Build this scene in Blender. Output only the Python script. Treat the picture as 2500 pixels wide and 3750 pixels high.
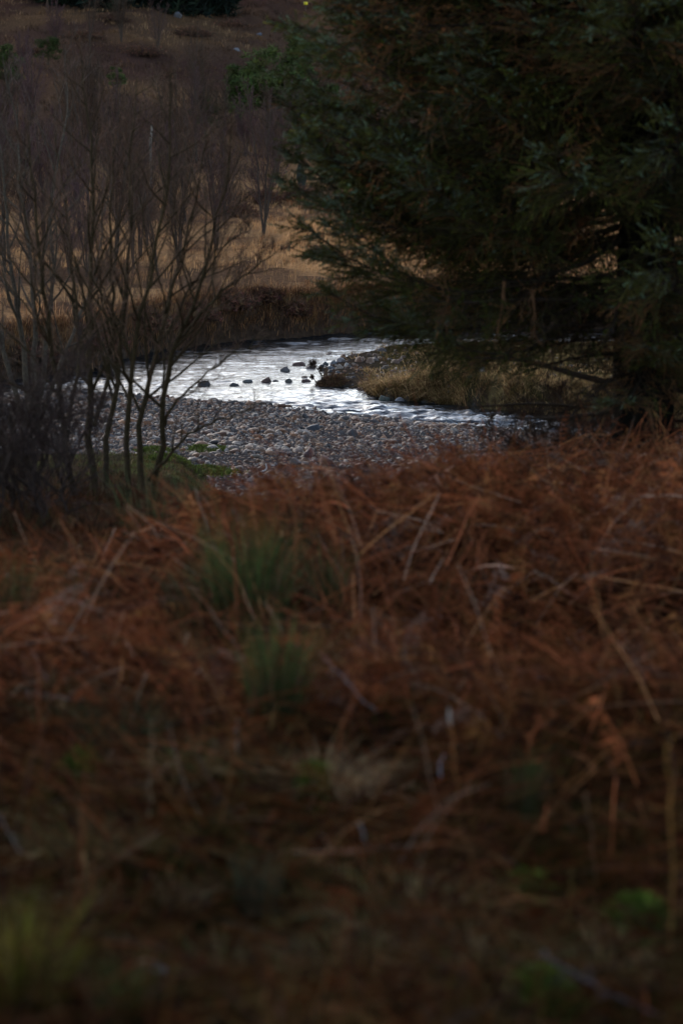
import bpy, math, random
import numpy as np
from mathutils import Vector, Matrix

random.seed(7)
RS = np.random.RandomState(7)
scene = bpy.context.scene
for o in list(bpy.data.objects):
    bpy.data.objects.remove(o)
C = scene.collection

# ------------------------------------------------------------------ camera
CAM_Z = 5.0
PITCH = math.radians(9.46)
LENS = 85.0
cam = bpy.data.cameras.new('camera')
cam.sensor_fit = 'HORIZONTAL'
cam.sensor_width = 24.0
cam.lens = LENS
cam.clip_start = 0.1
cam.clip_end = 2000.0
cam.dof.use_dof = True
cam.dof.focus_distance = 42.0
cam.dof.aperture_fstop = 2.2
cam.dof.aperture_blades = 9
cam_o = bpy.data.objects.new('camera', cam)
cam_o.location = (0, 0, CAM_Z)
cam_o.rotation_euler = (math.radians(90) - PITCH, 0, 0)
C.objects.link(cam_o)
scene.camera = cam_o
FPX = LENS / 24.0 * 2500.0

# ------------------------------------------------------------------ sky, sun, exposure
SUN_EL, SUN_AZ = math.radians(23), math.radians(-23)      # azimuth from +Y towards +X
world = bpy.data.worlds.new('World')
scene.world = world
world.use_nodes = True
wn = world.node_tree
wn.nodes.clear()
sky = wn.nodes.new('ShaderNodeTexSky')
sky.sky_type = 'NISHITA'
sky.sun_disc = False
sky.sun_elevation = SUN_EL
sky.sun_rotation = SUN_AZ
sky.air_density = 1.0
sky.dust_density = 0.9
sky.ozone_density = 1.0
bw = wn.nodes.new('ShaderNodeRGBToBW')
mixs = wn.nodes.new('ShaderNodeMix'); mixs.data_type = 'RGBA'
mixs.inputs[0].default_value = 0.16                        # thin even cloud: the sky loses most of its blue
bg = wn.nodes.new('ShaderNodeBackground')
bg.inputs['Strength'].default_value = 0.15
wo = wn.nodes.new('ShaderNodeOutputWorld')
wn.links.new(sky.outputs[0], bw.inputs[0])
wn.links.new(sky.outputs[0], mixs.inputs[6])
wn.links.new(bw.outputs[0], mixs.inputs[7])
wn.links.new(mixs.outputs[2], bg.inputs['Color'])
wn.links.new(bg.outputs[0], wo.inputs['Surface'])

sun = bpy.data.lights.new('sun', 'SUN')
sun.energy = 0.7
sun.angle = math.radians(25)
sun.color = (1.0, 0.95, 0.88)
sun_o = bpy.data.objects.new('sun', sun)
sd = Vector((math.sin(SUN_AZ) * math.cos(SUN_EL), math.cos(SUN_AZ) * math.cos(SUN_EL), math.sin(SUN_EL)))
sun_o.rotation_euler = (-sd).to_track_quat('-Z', 'Y').to_euler()
sun_o.location = (0, 0, 40)
C.objects.link(sun_o)

scene.view_settings.view_transform = 'Standard'
scene.view_settings.look = 'None'
scene.view_settings.gamma = 1.0
scene.view_settings.exposure = 1.55
scene.view_settings.use_curve_mapping = False
scene.render.engine = 'CYCLES'
scene.cycles.use_denoising = True
scene.cycles.max_bounces = 6
scene.cycles.diffuse_bounces = 3
scene.cycles.glossy_bounces = 3
scene.cycles.transmission_bounces = 3
scene.cycles.caustics_reflective = False
scene.cycles.caustics_refractive = False

# ------------------------------------------------------------------ numeric helpers
def hash2(ix, iy, seed):
    h = (ix.astype(np.int64) * 374761393 + iy.astype(np.int64) * 668265263 + seed * 1442695041) & 0xffffffff
    h = ((h ^ (h >> 13)) * 1274126177) & 0xffffffff
    h = (h ^ (h >> 16)) & 0xffffffff
    return h / 4294967295.0

def vnoise(x, y, seed=0):
    x = np.asarray(x, float); y = np.asarray(y, float)
    ix = np.floor(x); iy = np.floor(y)
    fx = x - ix; fy = y - iy
    fx = fx * fx * fx * (fx * (fx * 6 - 15) + 10); fy = fy * fy * fy * (fy * (fy * 6 - 15) + 10)
    a = hash2(ix, iy, seed); b = hash2(ix + 1, iy, seed)
    c = hash2(ix, iy + 1, seed); d = hash2(ix + 1, iy + 1, seed)
    return (a * (1 - fx) + b * fx) * (1 - fy) + (c * (1 - fx) + d * fx) * fy

def fbm(x, y, seed=0, oct=4, gain=0.5):
    s = 0; a = 1.0; t = 0
    for k in range(oct):
        s = s + a * vnoise(np.asarray(x) * 2**k + 17.3 * k, np.asarray(y) * 2**k - 9.1 * k, seed + k)
        t += a; a *= gain
    return s / t

def sstep(a, b, x):
    t = np.clip((x - a) / (b - a), 0, 1)
    return t * t * (3 - 2 * t)

def ray(u, v):
    x = (u - 1250.0) / FPX; y = (1875.0 - v) / FPX
    return np.array([x, math.cos(PITCH) + y * math.sin(PITCH), -math.sin(PITCH) + y * math.cos(PITCH)])

def P(u, v, d):
    """photo pixel at forward distance d (metres along +Y)"""
    r = ray(u, v)
    return np.array([0, 0, CAM_Z]) + r * (d / r[1])

def PZ(u, v, z=0.0):
    r = ray(u, v)
    return np.array([0, 0, CAM_Z]) + r * ((z - CAM_Z) / r[2])

# ------------------------------------------------------------------ plan of the river
def line(pts):
    w = sorted([tuple(PZ(u, v)[:2]) for u, v in pts])
    return [p[0] for p in w], [p[1] for p in w]
fx_, fy_ = line([(240, 1378), (450, 1318), (650, 1276), (900, 1246), (1150, 1233), (1300, 1222), (1600, 1206), (2200, 1202), (2600, 1196)])
nx_, ny_ = line([(230, 1425), (450, 1448), (640, 1462), (950, 1484), (1300, 1522), (1500, 1545), (1800, 1572), (2100, 1592), (2500, 1620)])
lx_, ly_ = line([(1148, 1408), (1300, 1424), (1410, 1462), (1630, 1478), (1760, 1502), (1950, 1516), (2200, 1540), (2500, 1570)])
ux_, uy_ = line([(1148, 1392), (1180, 1350), (1260, 1312), (1400, 1280), (1500, 1264), (1700, 1260), (2000, 1258), (2500, 1254)])
TIPX = lx_[0]
def Yf(x): return np.interp(x, [-60, -12] + fx_ + [40], [30, 39] + fy_ + [fy_[-1] + 3]) + 0.5 * (fbm(x * 0.9, 0 * x, 31, 3) - .5)
def Yn(x): return np.interp(x, [-60, -12] + nx_ + [20, 60], [26, 36] + ny_ + [31, 24]) + 0.5 * (fbm(x * 0.8, 0 * x, 32, 3) - .5)
def Yl(x): return np.interp(x, lx_ + [20, 60], ly_ + [36, 29]) + 0.35 * (fbm(x * 1.3, 0 * x, 33, 3) - .5)
def Yu(x): return np.interp(x, ux_ + [60], uy_ + [uy_[-1] + 1])
def crest(x): return np.interp(x, [-6, -2, -0.3, 1.2, 3, 8], [12.2, 12.2, 13.4, 15.5, 17.0, 18])
def toe(x): return np.interp(x, [-2.3, -1.7, -1.2, -.7, 0, 3, 10], [28.3, 27.9, 27.2, 26.2, 26.0, 29.5, 30.0])
FAR_Y = [0, 1.2, 15, 36, 56, 76, 96, 126, 140, 210, 300]
FAR_Z = [0.9, 0.98, 1.12, 1.5, 2.8, 4.9, 7.6, 12.3, 14.0, 22.0, 26.0]

HOLLOWS = [(1.9, 11.4, .35, .6, .25), (.75, 9.6, .22, .3, .15), (-.75, 10.2, .25, .3, .14), (1.5, 9.2, .3, .3, .16), (.2, 11.0, .25, .35, .14), (1.15, 10.6, .62, .75, .42), (.18, 8.3, .35, .45, .22), (-1.05, 8.9, .40, .35, .20), (.75, 7.2, .35, .4, .16), (-.35, 6.6, .35, .35, .14), (-.15, 9.7, .28, .35, .16), (1.0, 8.2, .25, .3, .14), (-1.2, 7.0, .3, .35, .14), (.55, 12.0, .4, .4, .16)]
def height(x, y):
    x = np.asarray(x, float); y = np.asarray(y, float)
    x, y = np.broadcast_arrays(x, y)
    yf, yn, yc, yt = Yf(x), Yn(x), crest(x), toe(x)
    # terrace under the bracken
    hum = 0.30 * (fbm(x * 0.55, y * 0.55, 3, 4) - 0.5) + 0.22 * (fbm(x * 1.3, y * 1.3, 4, 3) - 0.5)
    # dark hollow on the right
    for hx, hy, hrx, hry, hd in HOLLOWS:
        hum = hum - hd * np.exp(-(((x - hx) / hrx) ** 2 + ((y - hy) / hry) ** 2))
    hum = hum + 0.12 * np.exp(-(((x - 1.2) / 1.2) ** 2 + ((y - 8.6) / 0.7) ** 2))
    hum = hum - 0.09 * np.exp(-(((x + 1.45) / 0.6) ** 2 + ((y - 12.6) / 1.6) ** 2))
    zt = 3.05 - 0.045 * np.maximum(y, -3) + hum
    up_ = 0.13 * sstep(-1.1, -.3, x)
    zt = zt + up_ * sstep(10.5, 13, y)
    zc = 3.05 - 0.045 * yc + up_
    xw = x + 1.0 * (fbm(x * 1.1 + 3, y * 1.1, 55, 3) - .5)
    left = 1 - sstep(-1.9, -1.05, xw)
    ztoe = 0.48 + 0.5 * left
    s = np.clip((y - yc) / np.maximum(yt - yc, .1), 0, 1)
    zslope = zc + (ztoe - zc) * (s * 0.75 + 0.25 * s * s * (3 - 2 * s)) + 0.25 * hum + hum * 0.75 * (1 - s)
    z = np.where(y < yc, zt, zslope)
    # gravel bar
    drop = 0.48 + 0.5 * left * (1 - sstep(-.3, 0.5, y - yt + .5 * (fbm(x * 2, y * 2, 56, 3) - .5)))
    g = np.clip((yn - y) / np.maximum(yn - yt, .1), 0, 1)
    zg = drop * 1.0 * np.where(y - yt < 0.6, 1, 1)
    zgr = np.minimum(zg, 0.5 * g ** 0.8 + 0.5 * left * (1 - sstep(-.3, 0.5, y - yt + .5 * (fbm(x * 2, y * 2, 56, 3) - .5))))
    zgr = zgr + 0.10 * (fbm(x * 0.8, y * 0.8, 5, 3) - .5) * sstep(0, .25, g)
    z = np.where(y > yt, zgr, z)
    # bed
    z = np.where(y > yn, -np.minimum(0.35, 0.15 * (y - yn) + 0.02), z)
    # spit
    sp = np.minimum(np.minimum(y - Yl(x), Yu(x) - y), (x - TIPX) * .55 + .25 * (fbm(x * 1.7, y * 1.7, 23, 3) - .6))
    low = 0.10 + 0.36 * sstep(TIPX + 0.9, TIPX + 2.4, x)
    low = np.minimum(low, 0.03 + 0.40 * sstep(3.8, 1.5, y - Yl(x)) * sstep(TIPX + 0.9, TIPX + 2.6, x) + .05)
    zs = low * sstep(-0.02, 0.35, sp) + 0.30 * low * (fbm(x * 2.2, y * 2.2, 18, 3) - .35) + 0.12 * (fbm(x * 1.4, y * 1.4, 8, 3) - .5) * sstep(.1, .5, sp)
    z = np.where((x > TIPX) & (sp > -0.02), zs, z)
    # far bank, meadow and hill
    t = y - yf
    zf = np.interp(t, FAR_Y, FAR_Z) * sstep(-0.05, 0.55, t)
    amp = np.interp(t, [0, 1, 10, 40, 90, 200], [.1, .16, .3, .7, 1.3, 2.4])
    zf = zf + amp * (fbm(x * 0.28 + 4, y * 0.2, 11, 5) - .5) + 0.10 * (fbm(x * 2.2, y * 2.2, 12, 3) - .5) * sstep(0.1, 0.8, t)
    z = np.where(t > -0.05, zf, z)
    return z

def ground_hit(u, v, d0=3.0, d1=230.0, lift=0.0):
    d = np.concatenate([np.linspace(d0, 60, 1200), np.linspace(60, d1, 600)[1:]])
    r = ray(u, v)
    pts = np.array([0, 0, CAM_Z])[None] + r[None] * (d / r[1])[:, None]
    hz = height(pts[:, 0], pts[:, 1]) + lift
    k = np.argmax(pts[:, 2] < hz)
    return pts[k]

def on_ground(x, y, dz=0.0):
    return np.array([x, y, float(height(np.array([x]), np.array([y]))[0]) + dz])

# ------------------------------------------------------------------ mesh helpers
class Acc:
    def __init__(s): s.v, s.t, s.c, s.n = [], [], [], 0
    def add(s, V, T, col):
        V = np.asarray(V, float).reshape(-1, 3); T = np.asarray(T, int).reshape(-1, 3)
        col = np.asarray(col, float)
        if col.ndim == 1: col = np.tile(col, (len(V), 1))
        s.v.append(V); s.t.append(T + s.n); s.c.append(col[:, :3]); s.n += len(V)
    def mesh(s, name, mat, smooth=False):
        V = np.concatenate(s.v); T = np.concatenate(s.t); Cc = np.concatenate(s.c)
        return make_mesh(name, V, T, mat, Cc, smooth)
    def build(s, name, mat, parent=None, smooth=False):
        return link(name, s.mesh(name, mat, smooth), parent)

def make_mesh(name, V, T, mat, col=None, smooth=False):
    me = bpy.data.meshes.new(name)
    n, m = len(V), len(T)
    me.vertices.add(n); me.vertices.foreach_set('co', np.ascontiguousarray(V, np.float32).ravel())
    me.loops.add(m * 3); me.loops.foreach_set('vertex_index', np.ascontiguousarray(T, np.int32).ravel())
    me.polygons.add(m)
    me.polygons.foreach_set('loop_start', np.arange(0, m * 3, 3, dtype=np.int32))
    me.polygons.foreach_set('loop_total', np.full(m, 3, np.int32))
    me.polygons.foreach_set('use_smooth', np.full(m, bool(smooth)))
    if col is not None:
        a = me.attributes.new('Col', 'FLOAT_COLOR', 'POINT')
        cc = np.ones((n, 4), np.float32); cc[:, :3] = col
        a.data.foreach_set('color', cc.ravel())
    me.update(calc_edges=True)
    me.validate()
    if mat: me.materials.append(mat)
    return me

FINE = {'twigs', 'needles', 'crown', 'blades', 'dead_blades', 'foliage', 'stems'}
def link(name, me, parent=None, loc=None):
    o = bpy.data.objects.new(name, me)
    if name in FINE: o['kind'] = 'stuff'
    C.objects.link(o)
    if parent: o.parent = parent
    if loc is not None: o.location = tuple(loc)
    return o

def tag(o, label=None, cat=None, group=None, kind=None):
    if label: o['label'] = label
    if cat: o['category'] = cat
    if group: o['group'] = group
    if kind: o['kind'] = kind
    return o

def thing(name, label, cat, loc=(0, 0, 0), group=None, rz=0.0):
    o = link(name, None, loc=loc)
    o.rotation_euler = (0, 0, rz)
    return tag(o, label, cat, group)

def copy_tree(o, parent=None):
    c = o.copy(); C.objects.link(c); c.parent = parent
    for ch in o.children:
        copy_tree(ch, c)
    return c

def tubes(Pts, R, sides=5):
    """batch of polylines (B,k,3) with radii (B,k) -> verts, tris"""
    Pts = np.asarray(Pts, float); R = np.asarray(R, float)
    B, k, _ = Pts.shape
    T = np.empty_like(Pts)
    T[:, 1:-1] = Pts[:, 2:] - Pts[:, :-2]; T[:, 0] = Pts[:, 1] - Pts[:, 0]; T[:, -1] = Pts[:, -1] - Pts[:, -2]
    T /= np.linalg.norm(T, axis=2, keepdims=True) + 1e-9
    m = np.abs((Pts[:, -1] - Pts[:, 0]) / (np.linalg.norm(Pts[:, -1] - Pts[:, 0], axis=1, keepdims=True) + 1e-9))
    ref = np.zeros((B, 1, 3)); ref[np.arange(B), 0, np.argmin(m, axis=1)] = 1
    A = np.cross(T, np.broadcast_to(ref, T.shape)); A /= np.linalg.norm(A, axis=2, keepdims=True) + 1e-9
    Bn = np.cross(T, A)
    ang = np.arange(sides) / sides * 2 * np.pi
    ring = (A[:, :, None] * np.cos(ang)[None, None, :, None] + Bn[:, :, None] * np.sin(ang)[None, None, :, None])
    V = Pts[:, :, None] + ring * R[:, :, None, None]
    idx = np.arange(B * k * sides).reshape(B, k, sides)
    a = idx[:, :-1, :]; b = np.roll(idx, -1, 2)[:, :-1, :]; c = np.roll(idx, -1, 2)[:, 1:, :]; d = idx[:, 1:, :]
    tri = np.stack([np.stack([a, b, c], -1), np.stack([a, c, d], -1)], -2).reshape(-1, 3)
    return V.reshape(-1, 3), tri

def smooth_line(pts, k):
    pts = np.asarray(pts, float)
    s = np.concatenate([[0], np.cumsum(np.linalg.norm(np.diff(pts, axis=0), axis=1))])
    t = np.linspace(0, s[-1], k)
    out = np.stack([np.interp(t, s, pts[:, i]) for i in range(3)], 1)
    for _ in range(2):
        out[1:-1] = (out[:-2] + 2 * out[1:-1] + out[2:]) / 4
    return out

def grow(start, dirs, length, k, wander=0.15, trop=(0, 0, 0.1), rs=RS):
    B = len(start)
    pts = np.empty((B, k, 3)); pts[:, 0] = start
    d = dirs / (np.linalg.norm(dirs, axis=1, keepdims=True) + 1e-9)
    step = (np.asarray(length) / (k - 1))[:, None]
    trop = np.asarray(trop)
    for i in range(1, k):
        d = d + rs.normal(0, wander, (B, 3)) + trop
        d /= np.linalg.norm(d, axis=1, keepdims=True) + 1e-9
        pts[:, i] = pts[:, i - 1] + d * step
    return pts

def side_branches(par, n, tmin, tmax, ang, lmul, lref, rs=RS, power=0.7):
    """child starts on parent polylines (B,k,3): returns starts, dirs, lengths, parent t"""
    B, k, _ = par.shape
    b = np.repeat(np.arange(B), n)
    t = np.tile(np.linspace(tmin, tmax, n), B) + rs.uniform(-.5, .5, B * n) * (tmax - tmin) / n
    t = np.clip(t, tmin, .98)
    f = t * (k - 1); i = np.minimum(f.astype(int), k - 2); w = (f - i)[:, None]
    p = par[b, i] * (1 - w) + par[b, i + 1] * w
    tan = par[b, i + 1] - par[b, i]; tan /= np.linalg.norm(tan, axis=1, keepdims=True) + 1e-9
    q = rs.normal(0, 1, (len(b), 3)); q -= (q * tan).sum(1, keepdims=True) * tan
    q /= np.linalg.norm(q, axis=1, keepdims=True) + 1e-9
    a = np.radians(rs.normal(ang, 10, len(b)))[:, None]
    d = tan * np.cos(a) + q * np.sin(a)
    L = np.asarray(lref)[b] * lmul * (1.05 - t) ** power * rs.uniform(.6, 1.25, len(b))
    return p, d, L, t, b

def blades(base, h, w, lean, col, tipcol=None, droop=0.3, rs=RS):
    """thin curved grass blades: base (N,3), height, width, lean vectors (N,2) as share of height"""
    N = len(base)
    yaw = rs.uniform(0, np.pi, N)
    side = np.stack([np.cos(yaw), np.sin(yaw), 0 * yaw], 1) * w[:, None] * 0.5
    L3 = np.concatenate([lean, np.zeros((N, 1))], 1) * h[:, None]
    up = np.zeros((N, 3)); up[:, 2] = h
    mid = base + up * 0.55 + L3 * 0.3
    tip = base + up * (1 - droop * np.linalg.norm(lean, axis=1))[:, None] + L3
    V = np.stack([base - side, base + side, mid - side * .8, mid + side * .8, tip], 1).reshape(-1, 3)
    o = (np.arange(N) * 5)[:, None]
    T = np.concatenate([o + np.array([[0, 1, 3]]), o + np.array([[0, 3, 2]]), o + np.array([[2, 3, 4]])], 1).reshape(-1, 3)
    if tipcol is None: tipcol = col
    Cc = np.stack([col * .8, col * .8, (col + tipcol) / 2, (col + tipcol) / 2, tipcol], 1).reshape(-1, 3)
    return V, T, Cc

def vary(col, n, s=0.25, rs=RS, hue=0.10):
    c = np.asarray(col, float)[None] * np.exp(rs.normal(0, s, (n, 1))) * np.exp(rs.normal(0, hue, (n, 3)))
    return c

def pick(cols, weights, n, s=0.25, rs=RS):
    cols = np.asarray(cols, float); w = np.asarray(weights, float); w /= w.sum()
    return cols[rs.choice(len(cols), n, p=w)] * np.exp(rs.normal(0, s, (n, 1)))

# ------------------------------------------------------------------ materials
def mat_col(name, rough=0.8, spec=0.25, noise=0.35, scale=30.0, bump=0.0, bscale=60.0, transl=0.0, rnd=0.0):
    m = bpy.data.materials.new(name); m.use_nodes = True
    nt = m.node_tree; ns = nt.nodes; lk = nt.links
    b = ns['Principled BSDF']
    at = ns.new('ShaderNodeAttribute'); at.attribute_name = 'Col'
    ge = ns.new('ShaderNodeNewGeometry')
    nz = ns.new('ShaderNodeTexNoise'); nz.inputs['Scale'].default_value = scale; nz.inputs['Detail'].default_value = 5
    lk.new(ge.outputs['Position'], nz.inputs['Vector'])
    mr = ns.new('ShaderNodeMapRange')
    mr.inputs['From Min'].default_value = 0.3; mr.inputs['From Max'].default_value = 0.7
    mr.inputs['To Min'].default_value = 1 - noise; mr.inputs['To Max'].default_value = 1 + noise
    lk.new(nz.outputs['Fac'], mr.inputs['Value'])
    val = mr.outputs[0]
    if rnd:
        oi = ns.new('ShaderNodeObjectInfo')
        mr2 = ns.new('ShaderNodeMapRange')
        mr2.inputs['To Min'].default_value = 1 - rnd; mr2.inputs['To Max'].default_value = 1 + rnd
        lk.new(oi.outputs['Random'], mr2.inputs['Value'])
        mm = ns.new('ShaderNodeMath'); mm.operation = 'MULTIPLY'
        lk.new(val, mm.inputs[0]); lk.new(mr2.outputs[0], mm.inputs[1]); val = mm.outputs[0]
    vm = ns.new('ShaderNodeVectorMath'); vm.operation = 'SCALE'
    lk.new(at.outputs['Color'], vm.inputs[0]); lk.new(val, vm.inputs['Scale'])
    lk.new(vm.outputs[0], b.inputs['Base Color'])
    b.inputs['Roughness'].default_value = rough
    b.inputs['Specular IOR Level'].default_value = spec
    if bump:
        n2 = ns.new('ShaderNodeTexNoise'); n2.inputs['Scale'].default_value = bscale; n2.inputs['Detail'].default_value = 6
        lk.new(ge.outputs['Position'], n2.inputs['Vector'])
        bp = ns.new('ShaderNodeBump'); bp.inputs['Strength'].default_value = bump; bp.inputs['Distance'].default_value = 0.02
        lk.new(n2.outputs['Fac'], bp.inputs['Height']); lk.new(bp.outputs[0], b.inputs['Normal'])
    if transl:
        tr = ns.new('ShaderNodeBsdfTranslucent'); mx = ns.new('ShaderNodeMixShader'); mx.inputs[0].default_value = transl
        out = ns['Material Output']
        lk.new(vm.outputs[0], tr.inputs['Color']); lk.new(b.outputs[0], mx.inputs[1]); lk.new(tr.outputs[0], mx.inputs[2])
        lk.new(mx.outputs[0], out.inputs['Surface'])
    return m

M = {
    'ground': mat_col('ground_soil', 1.0, .0, .4, 9, 1.0, 25),
    'stone': mat_col('river_stone', .7, .3, .3, 22, .5, 45),
    'bark': mat_col('bark', .95, .03, .35, 40, .6, 60),
    'twig': mat_col('twig_bark', .9, .04, .25, 25),
    'needle': mat_col('spruce_needles', .8, .04, .3, 6, rnd=.45),
    'bracken': mat_col('dead_bracken', .95, .02, .3, 12, transl=.15),
    'grass': mat_col('dry_grass', .95, .02, .3, 3, transl=.2),
    'rush': mat_col('rush', .8, .06, .3, 8, transl=.12),
    'moss': mat_col('moss', 1.0, .0, .4, 14, .5, 80),
    'heather': mat_col('heather', .95, .02, .35, 5, rnd=.2),
    'pale': mat_col('bleached_wood', .7, .3, .15, 30),
    'paint': mat_col('weathered_paint', .6, .3, .15, 20),
}
def stone_instance_mat():
    m = bpy.data.materials.new('cobble'); m.use_nodes = True
    nt = m.node_tree; ns = nt.nodes; lk = nt.links; b = ns['Principled BSDF']
    oi = ns.new('ShaderNodeObjectInfo')
    cr = ns.new('ShaderNodeValToRGB'); cr.color_ramp.interpolation = 'CONSTANT'
    el = cr.color_ramp.elements
    el[0].position = 0; el[0].color = (*STONE_COLS[0], 1)
    el[1].position = STONE_CUM[0]; el[1].color = (*STONE_COLS[1], 1)
    for i in range(2, len(STONE_COLS)):
        e = el.new(STONE_CUM[i - 1]); e.color = (*STONE_COLS[i], 1)
    lk.new(oi.outputs['Random'], cr.inputs[0])
    tc = ns.new('ShaderNodeTexCoord')
    nz = ns.new('ShaderNodeTexNoise'); nz.inputs['Scale'].default_value = 5; nz.inputs['Detail'].default_value = 6
    lk.new(tc.outputs['Object'], nz.inputs['Vector'])
    mr = ns.new('ShaderNodeMapRange'); mr.inputs['From Min'].default_value = .3; mr.inputs['From Max'].default_value = .7
    mr.inputs['To Min'].default_value = .65; mr.inputs['To Max'].default_value = 1.3
    lk.new(nz.outputs['Fac'], mr.inputs['Value'])
    vm = ns.new('ShaderNodeVectorMath'); vm.operation = 'SCALE'
    lk.new(cr.outputs[0], vm.inputs[0]); lk.new(mr.outputs[0], vm.inputs['Scale']); lk.new(vm.outputs[0], b.inputs['Base Color'])
    b.inputs['Roughness'].default_value = .7; b.inputs['Specular IOR Level'].default_value = .3
    bp = ns.new('ShaderNodeBump'); bp.inputs['Strength'].default_value = .4; bp.inputs['Distance'].default_value = .05
    lk.new(nz.outputs['Fac'], bp.inputs['Height']); lk.new(bp.outputs[0], b.inputs['Normal'])
    return m
STONE_COLS = [(.104, .074, .061), (.058, .045, .040), (.122, .067, .040), (.086, .036, .019), (.20, .155, .125), (.026, .020, .018), (.130, .057, .026)]
STONE_W = np.array([.20, .16, .22, .16, .07, .09, .10])
STONE_CUM = list(np.cumsum(STONE_W))
M['cobble'] = stone_instance_mat()

def water_mat():
    m = bpy.data.materials.new('river_water'); m.use_nodes = True
    nt = m.node_tree; ns = nt.nodes; lk = nt.links; b = ns['Principled BSDF']
    b.inputs['Base Color'].default_value = (.006, .008, .009, 1)
    b.inputs['Roughness'].default_value = .04
    b.inputs['IOR'].default_value = 1.333
    ge = ns.new('ShaderNodeNewGeometry')
    mp = ns.new('ShaderNodeMapping'); mp.inputs['Scale'].default_value = (5, 9, 1)
    lk.new(ge.outputs['Position'], mp.inputs['Vector'])
    nz = ns.new('ShaderNodeTexNoise'); nz.inputs['Scale'].default_value = 1.6; nz.inputs['Detail'].default_value = 4
    lk.new(mp.outputs[0], nz.inputs['Vector'])
    bp = ns.new('ShaderNodeBump'); bp.inputs['Strength'].default_value = .8; bp.inputs['Distance'].default_value = .02
    lk.new(nz.outputs['Fac'], bp.inputs['Height']); lk.new(bp.outputs[0], b.inputs['Normal'])
    return m
M['water'] = water_mat()

# ------------------------------------------------------------------ ground sheet
def grid_mesh(xs, ys, zfun):
    X, Y = np.meshgrid(xs, ys)
    Z = zfun(X, Y)
    V = np.stack([X, Y, Z], -1).reshape(-1, 3)
    ny, nx = X.shape
    idx = np.arange(nx * ny).reshape(ny, nx)
    a = idx[:-1, :-1].ravel(); b = idx[:-1, 1:].ravel(); c = idx[1:, 1:].ravel(); d = idx[1:, :-1].ravel()
    T = np.concatenate([np.stack([a, b, c], 1), np.stack([a, c, d], 1)])
    return V, T

def ground_colour(V):
    x, y, z = V[:, 0], V[:, 1], V[:, 2]
    n1 = fbm(x * .5, y * .5, 40, 4); n2 = fbm(x * 2.5, y * 2.5, 41, 3); n3 = fbm(x * .12, y * .09, 42, 4)
    litter = np.array([.032, .011, .004]); moss = np.array([.026, .028, .006]); soil = np.array([.012, .007, .005])
    straw = np.array([.26, .14, .063]); heath = np.array([.058, .033, .021]); gold = np.array([.095, .053, .028]); grav = np.array([.04, .036, .035])
    def mix(a, b, t): return a * (1 - t[:, None]) + b * t[:, None]
    terr = mix(np.tile(litter, (len(x), 1)), moss, sstep(.52, .68, n1) * sstep(9.5, 6.5, y) * .8)
    terr = mix(terr, soil, sstep(.45, .7, n2) * .6)
    led = sstep(20, 24, y) * (1 - sstep(-1.4, -1.1, x))
    terr = mix(terr, np.array([.045, .048, .016]), led * sstep(.35, .6, n2))
    c = terr
    c = np.where(((y > toe(x) + .35))[:, None], grav[None] * (.7 + .6 * n2[:, None]), c)
    c = np.where((z < 0.0)[:, None] & (y > toe(x))[:, None], np.array([.03, .026, .022])[None], c)
    spit = (x > TIPX) & (y > Yl(x)) & (y < Yu(x))
    sp = mix(np.tile(np.array([.03, .022, .016]), (len(x), 1)), np.array([.030, .022, .009]), sstep(TIPX + .8, TIPX + 2.0, x))
    sp = mix(sp, np.array([.09, .06, .024]), sstep(.45, .7, n2) * sstep(TIPX + 1.2, TIPX + 2.4, x))
    c = np.where(spit[:, None], sp, c)
    t = y - Yf(x)
    far = mix(np.tile(straw, (len(x), 1)), heath, np.maximum(sstep(.50, .60, fbm(x * .22, y * .12, 44, 4)) * .85, sstep(-.012, -.048, x / np.maximum(y, 1)) * (.35 + .6 * sstep(.35, .6, fbm(x * .5, y * .3, 47, 3)))))
    hill = mix(np.tile(heath, (len(x), 1)), gold * .8, sstep(.52, .64, fbm(x * .10, y * .16, 45, 4)))
    hill = mix(hill, np.array([.033, .017, .014]), sstep(.5, .65, n3) * .7)
    far = mix(far, hill, sstep(38, 60, t))
    far = mix(far, np.array([.034, .021, .014]), (1 - sstep(.25, .7, t)))
    c = np.where((t > -.05)[:, None], far, c)
    return c

def spaced(lo, hi, st, grow_lo, grow_hi, f=1.13):
    a = list(np.arange(lo, hi + 1e-6, st))
    s = st; x = hi
    while x < grow_hi: s *= f; x += s; a.append(x)
    s = st; x = lo; b = []
    while x > grow_lo: s *= f; x -= s; b.append(x)
    return np.array(b[::-1] + a)
xs = spaced(-8.5, 8.5, .16, -90, 90, 1.09)
ys = spaced(3.0, 57.0, .155, -40, 340, 1.022)
V, T = grid_mesh(xs, ys, height)
ground = link('ground', make_mesh('ground', V, T, M['ground'], ground_colour(V), True))
tag(ground, kind='structure')

# ------------------------------------------------------------------ river
def water_z(X, Y):
    def wave(kx, ky, amp, seed):
        return amp * (fbm(X * kx, Y * ky, seed, 3, .55) - .5) * 2
    yn, yl = Yn(X), np.where(X > TIPX, Yl(X), Yf(X))
    near = np.exp(-((Y - yn) / 2.0) ** 2)
    chan = np.where((X > TIPX) & (Y < Yl(X) + .2), 1.0, 0)
    rif = np.clip(near * .8 + chan * .28 + .5 * np.exp(-((Yf(X) - Y) / 1.2) ** 2), 0, 1.1)
    patch = sstep(.42, .62, fbm(X * .35, Y * .35, 61, 3))
    a = .46 + .35 * np.exp(-((Yf(X) - Y) / 1.6) ** 2) + 1.7 * rif * (.35 + .9 * patch) + .15 * patch
    z = wave(1.4, 3.4, .034, 62) + wave(3.2, 7.5, .020, 63) + wave(7.0, 15.0, .011, 65)
    return a * z * 1.0
wx = spaced(-7.5, 8.5, .062, -60, 60, 1.12)
wy = spaced(35.5, 55.5, .060, 24, 64, 1.12)
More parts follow.
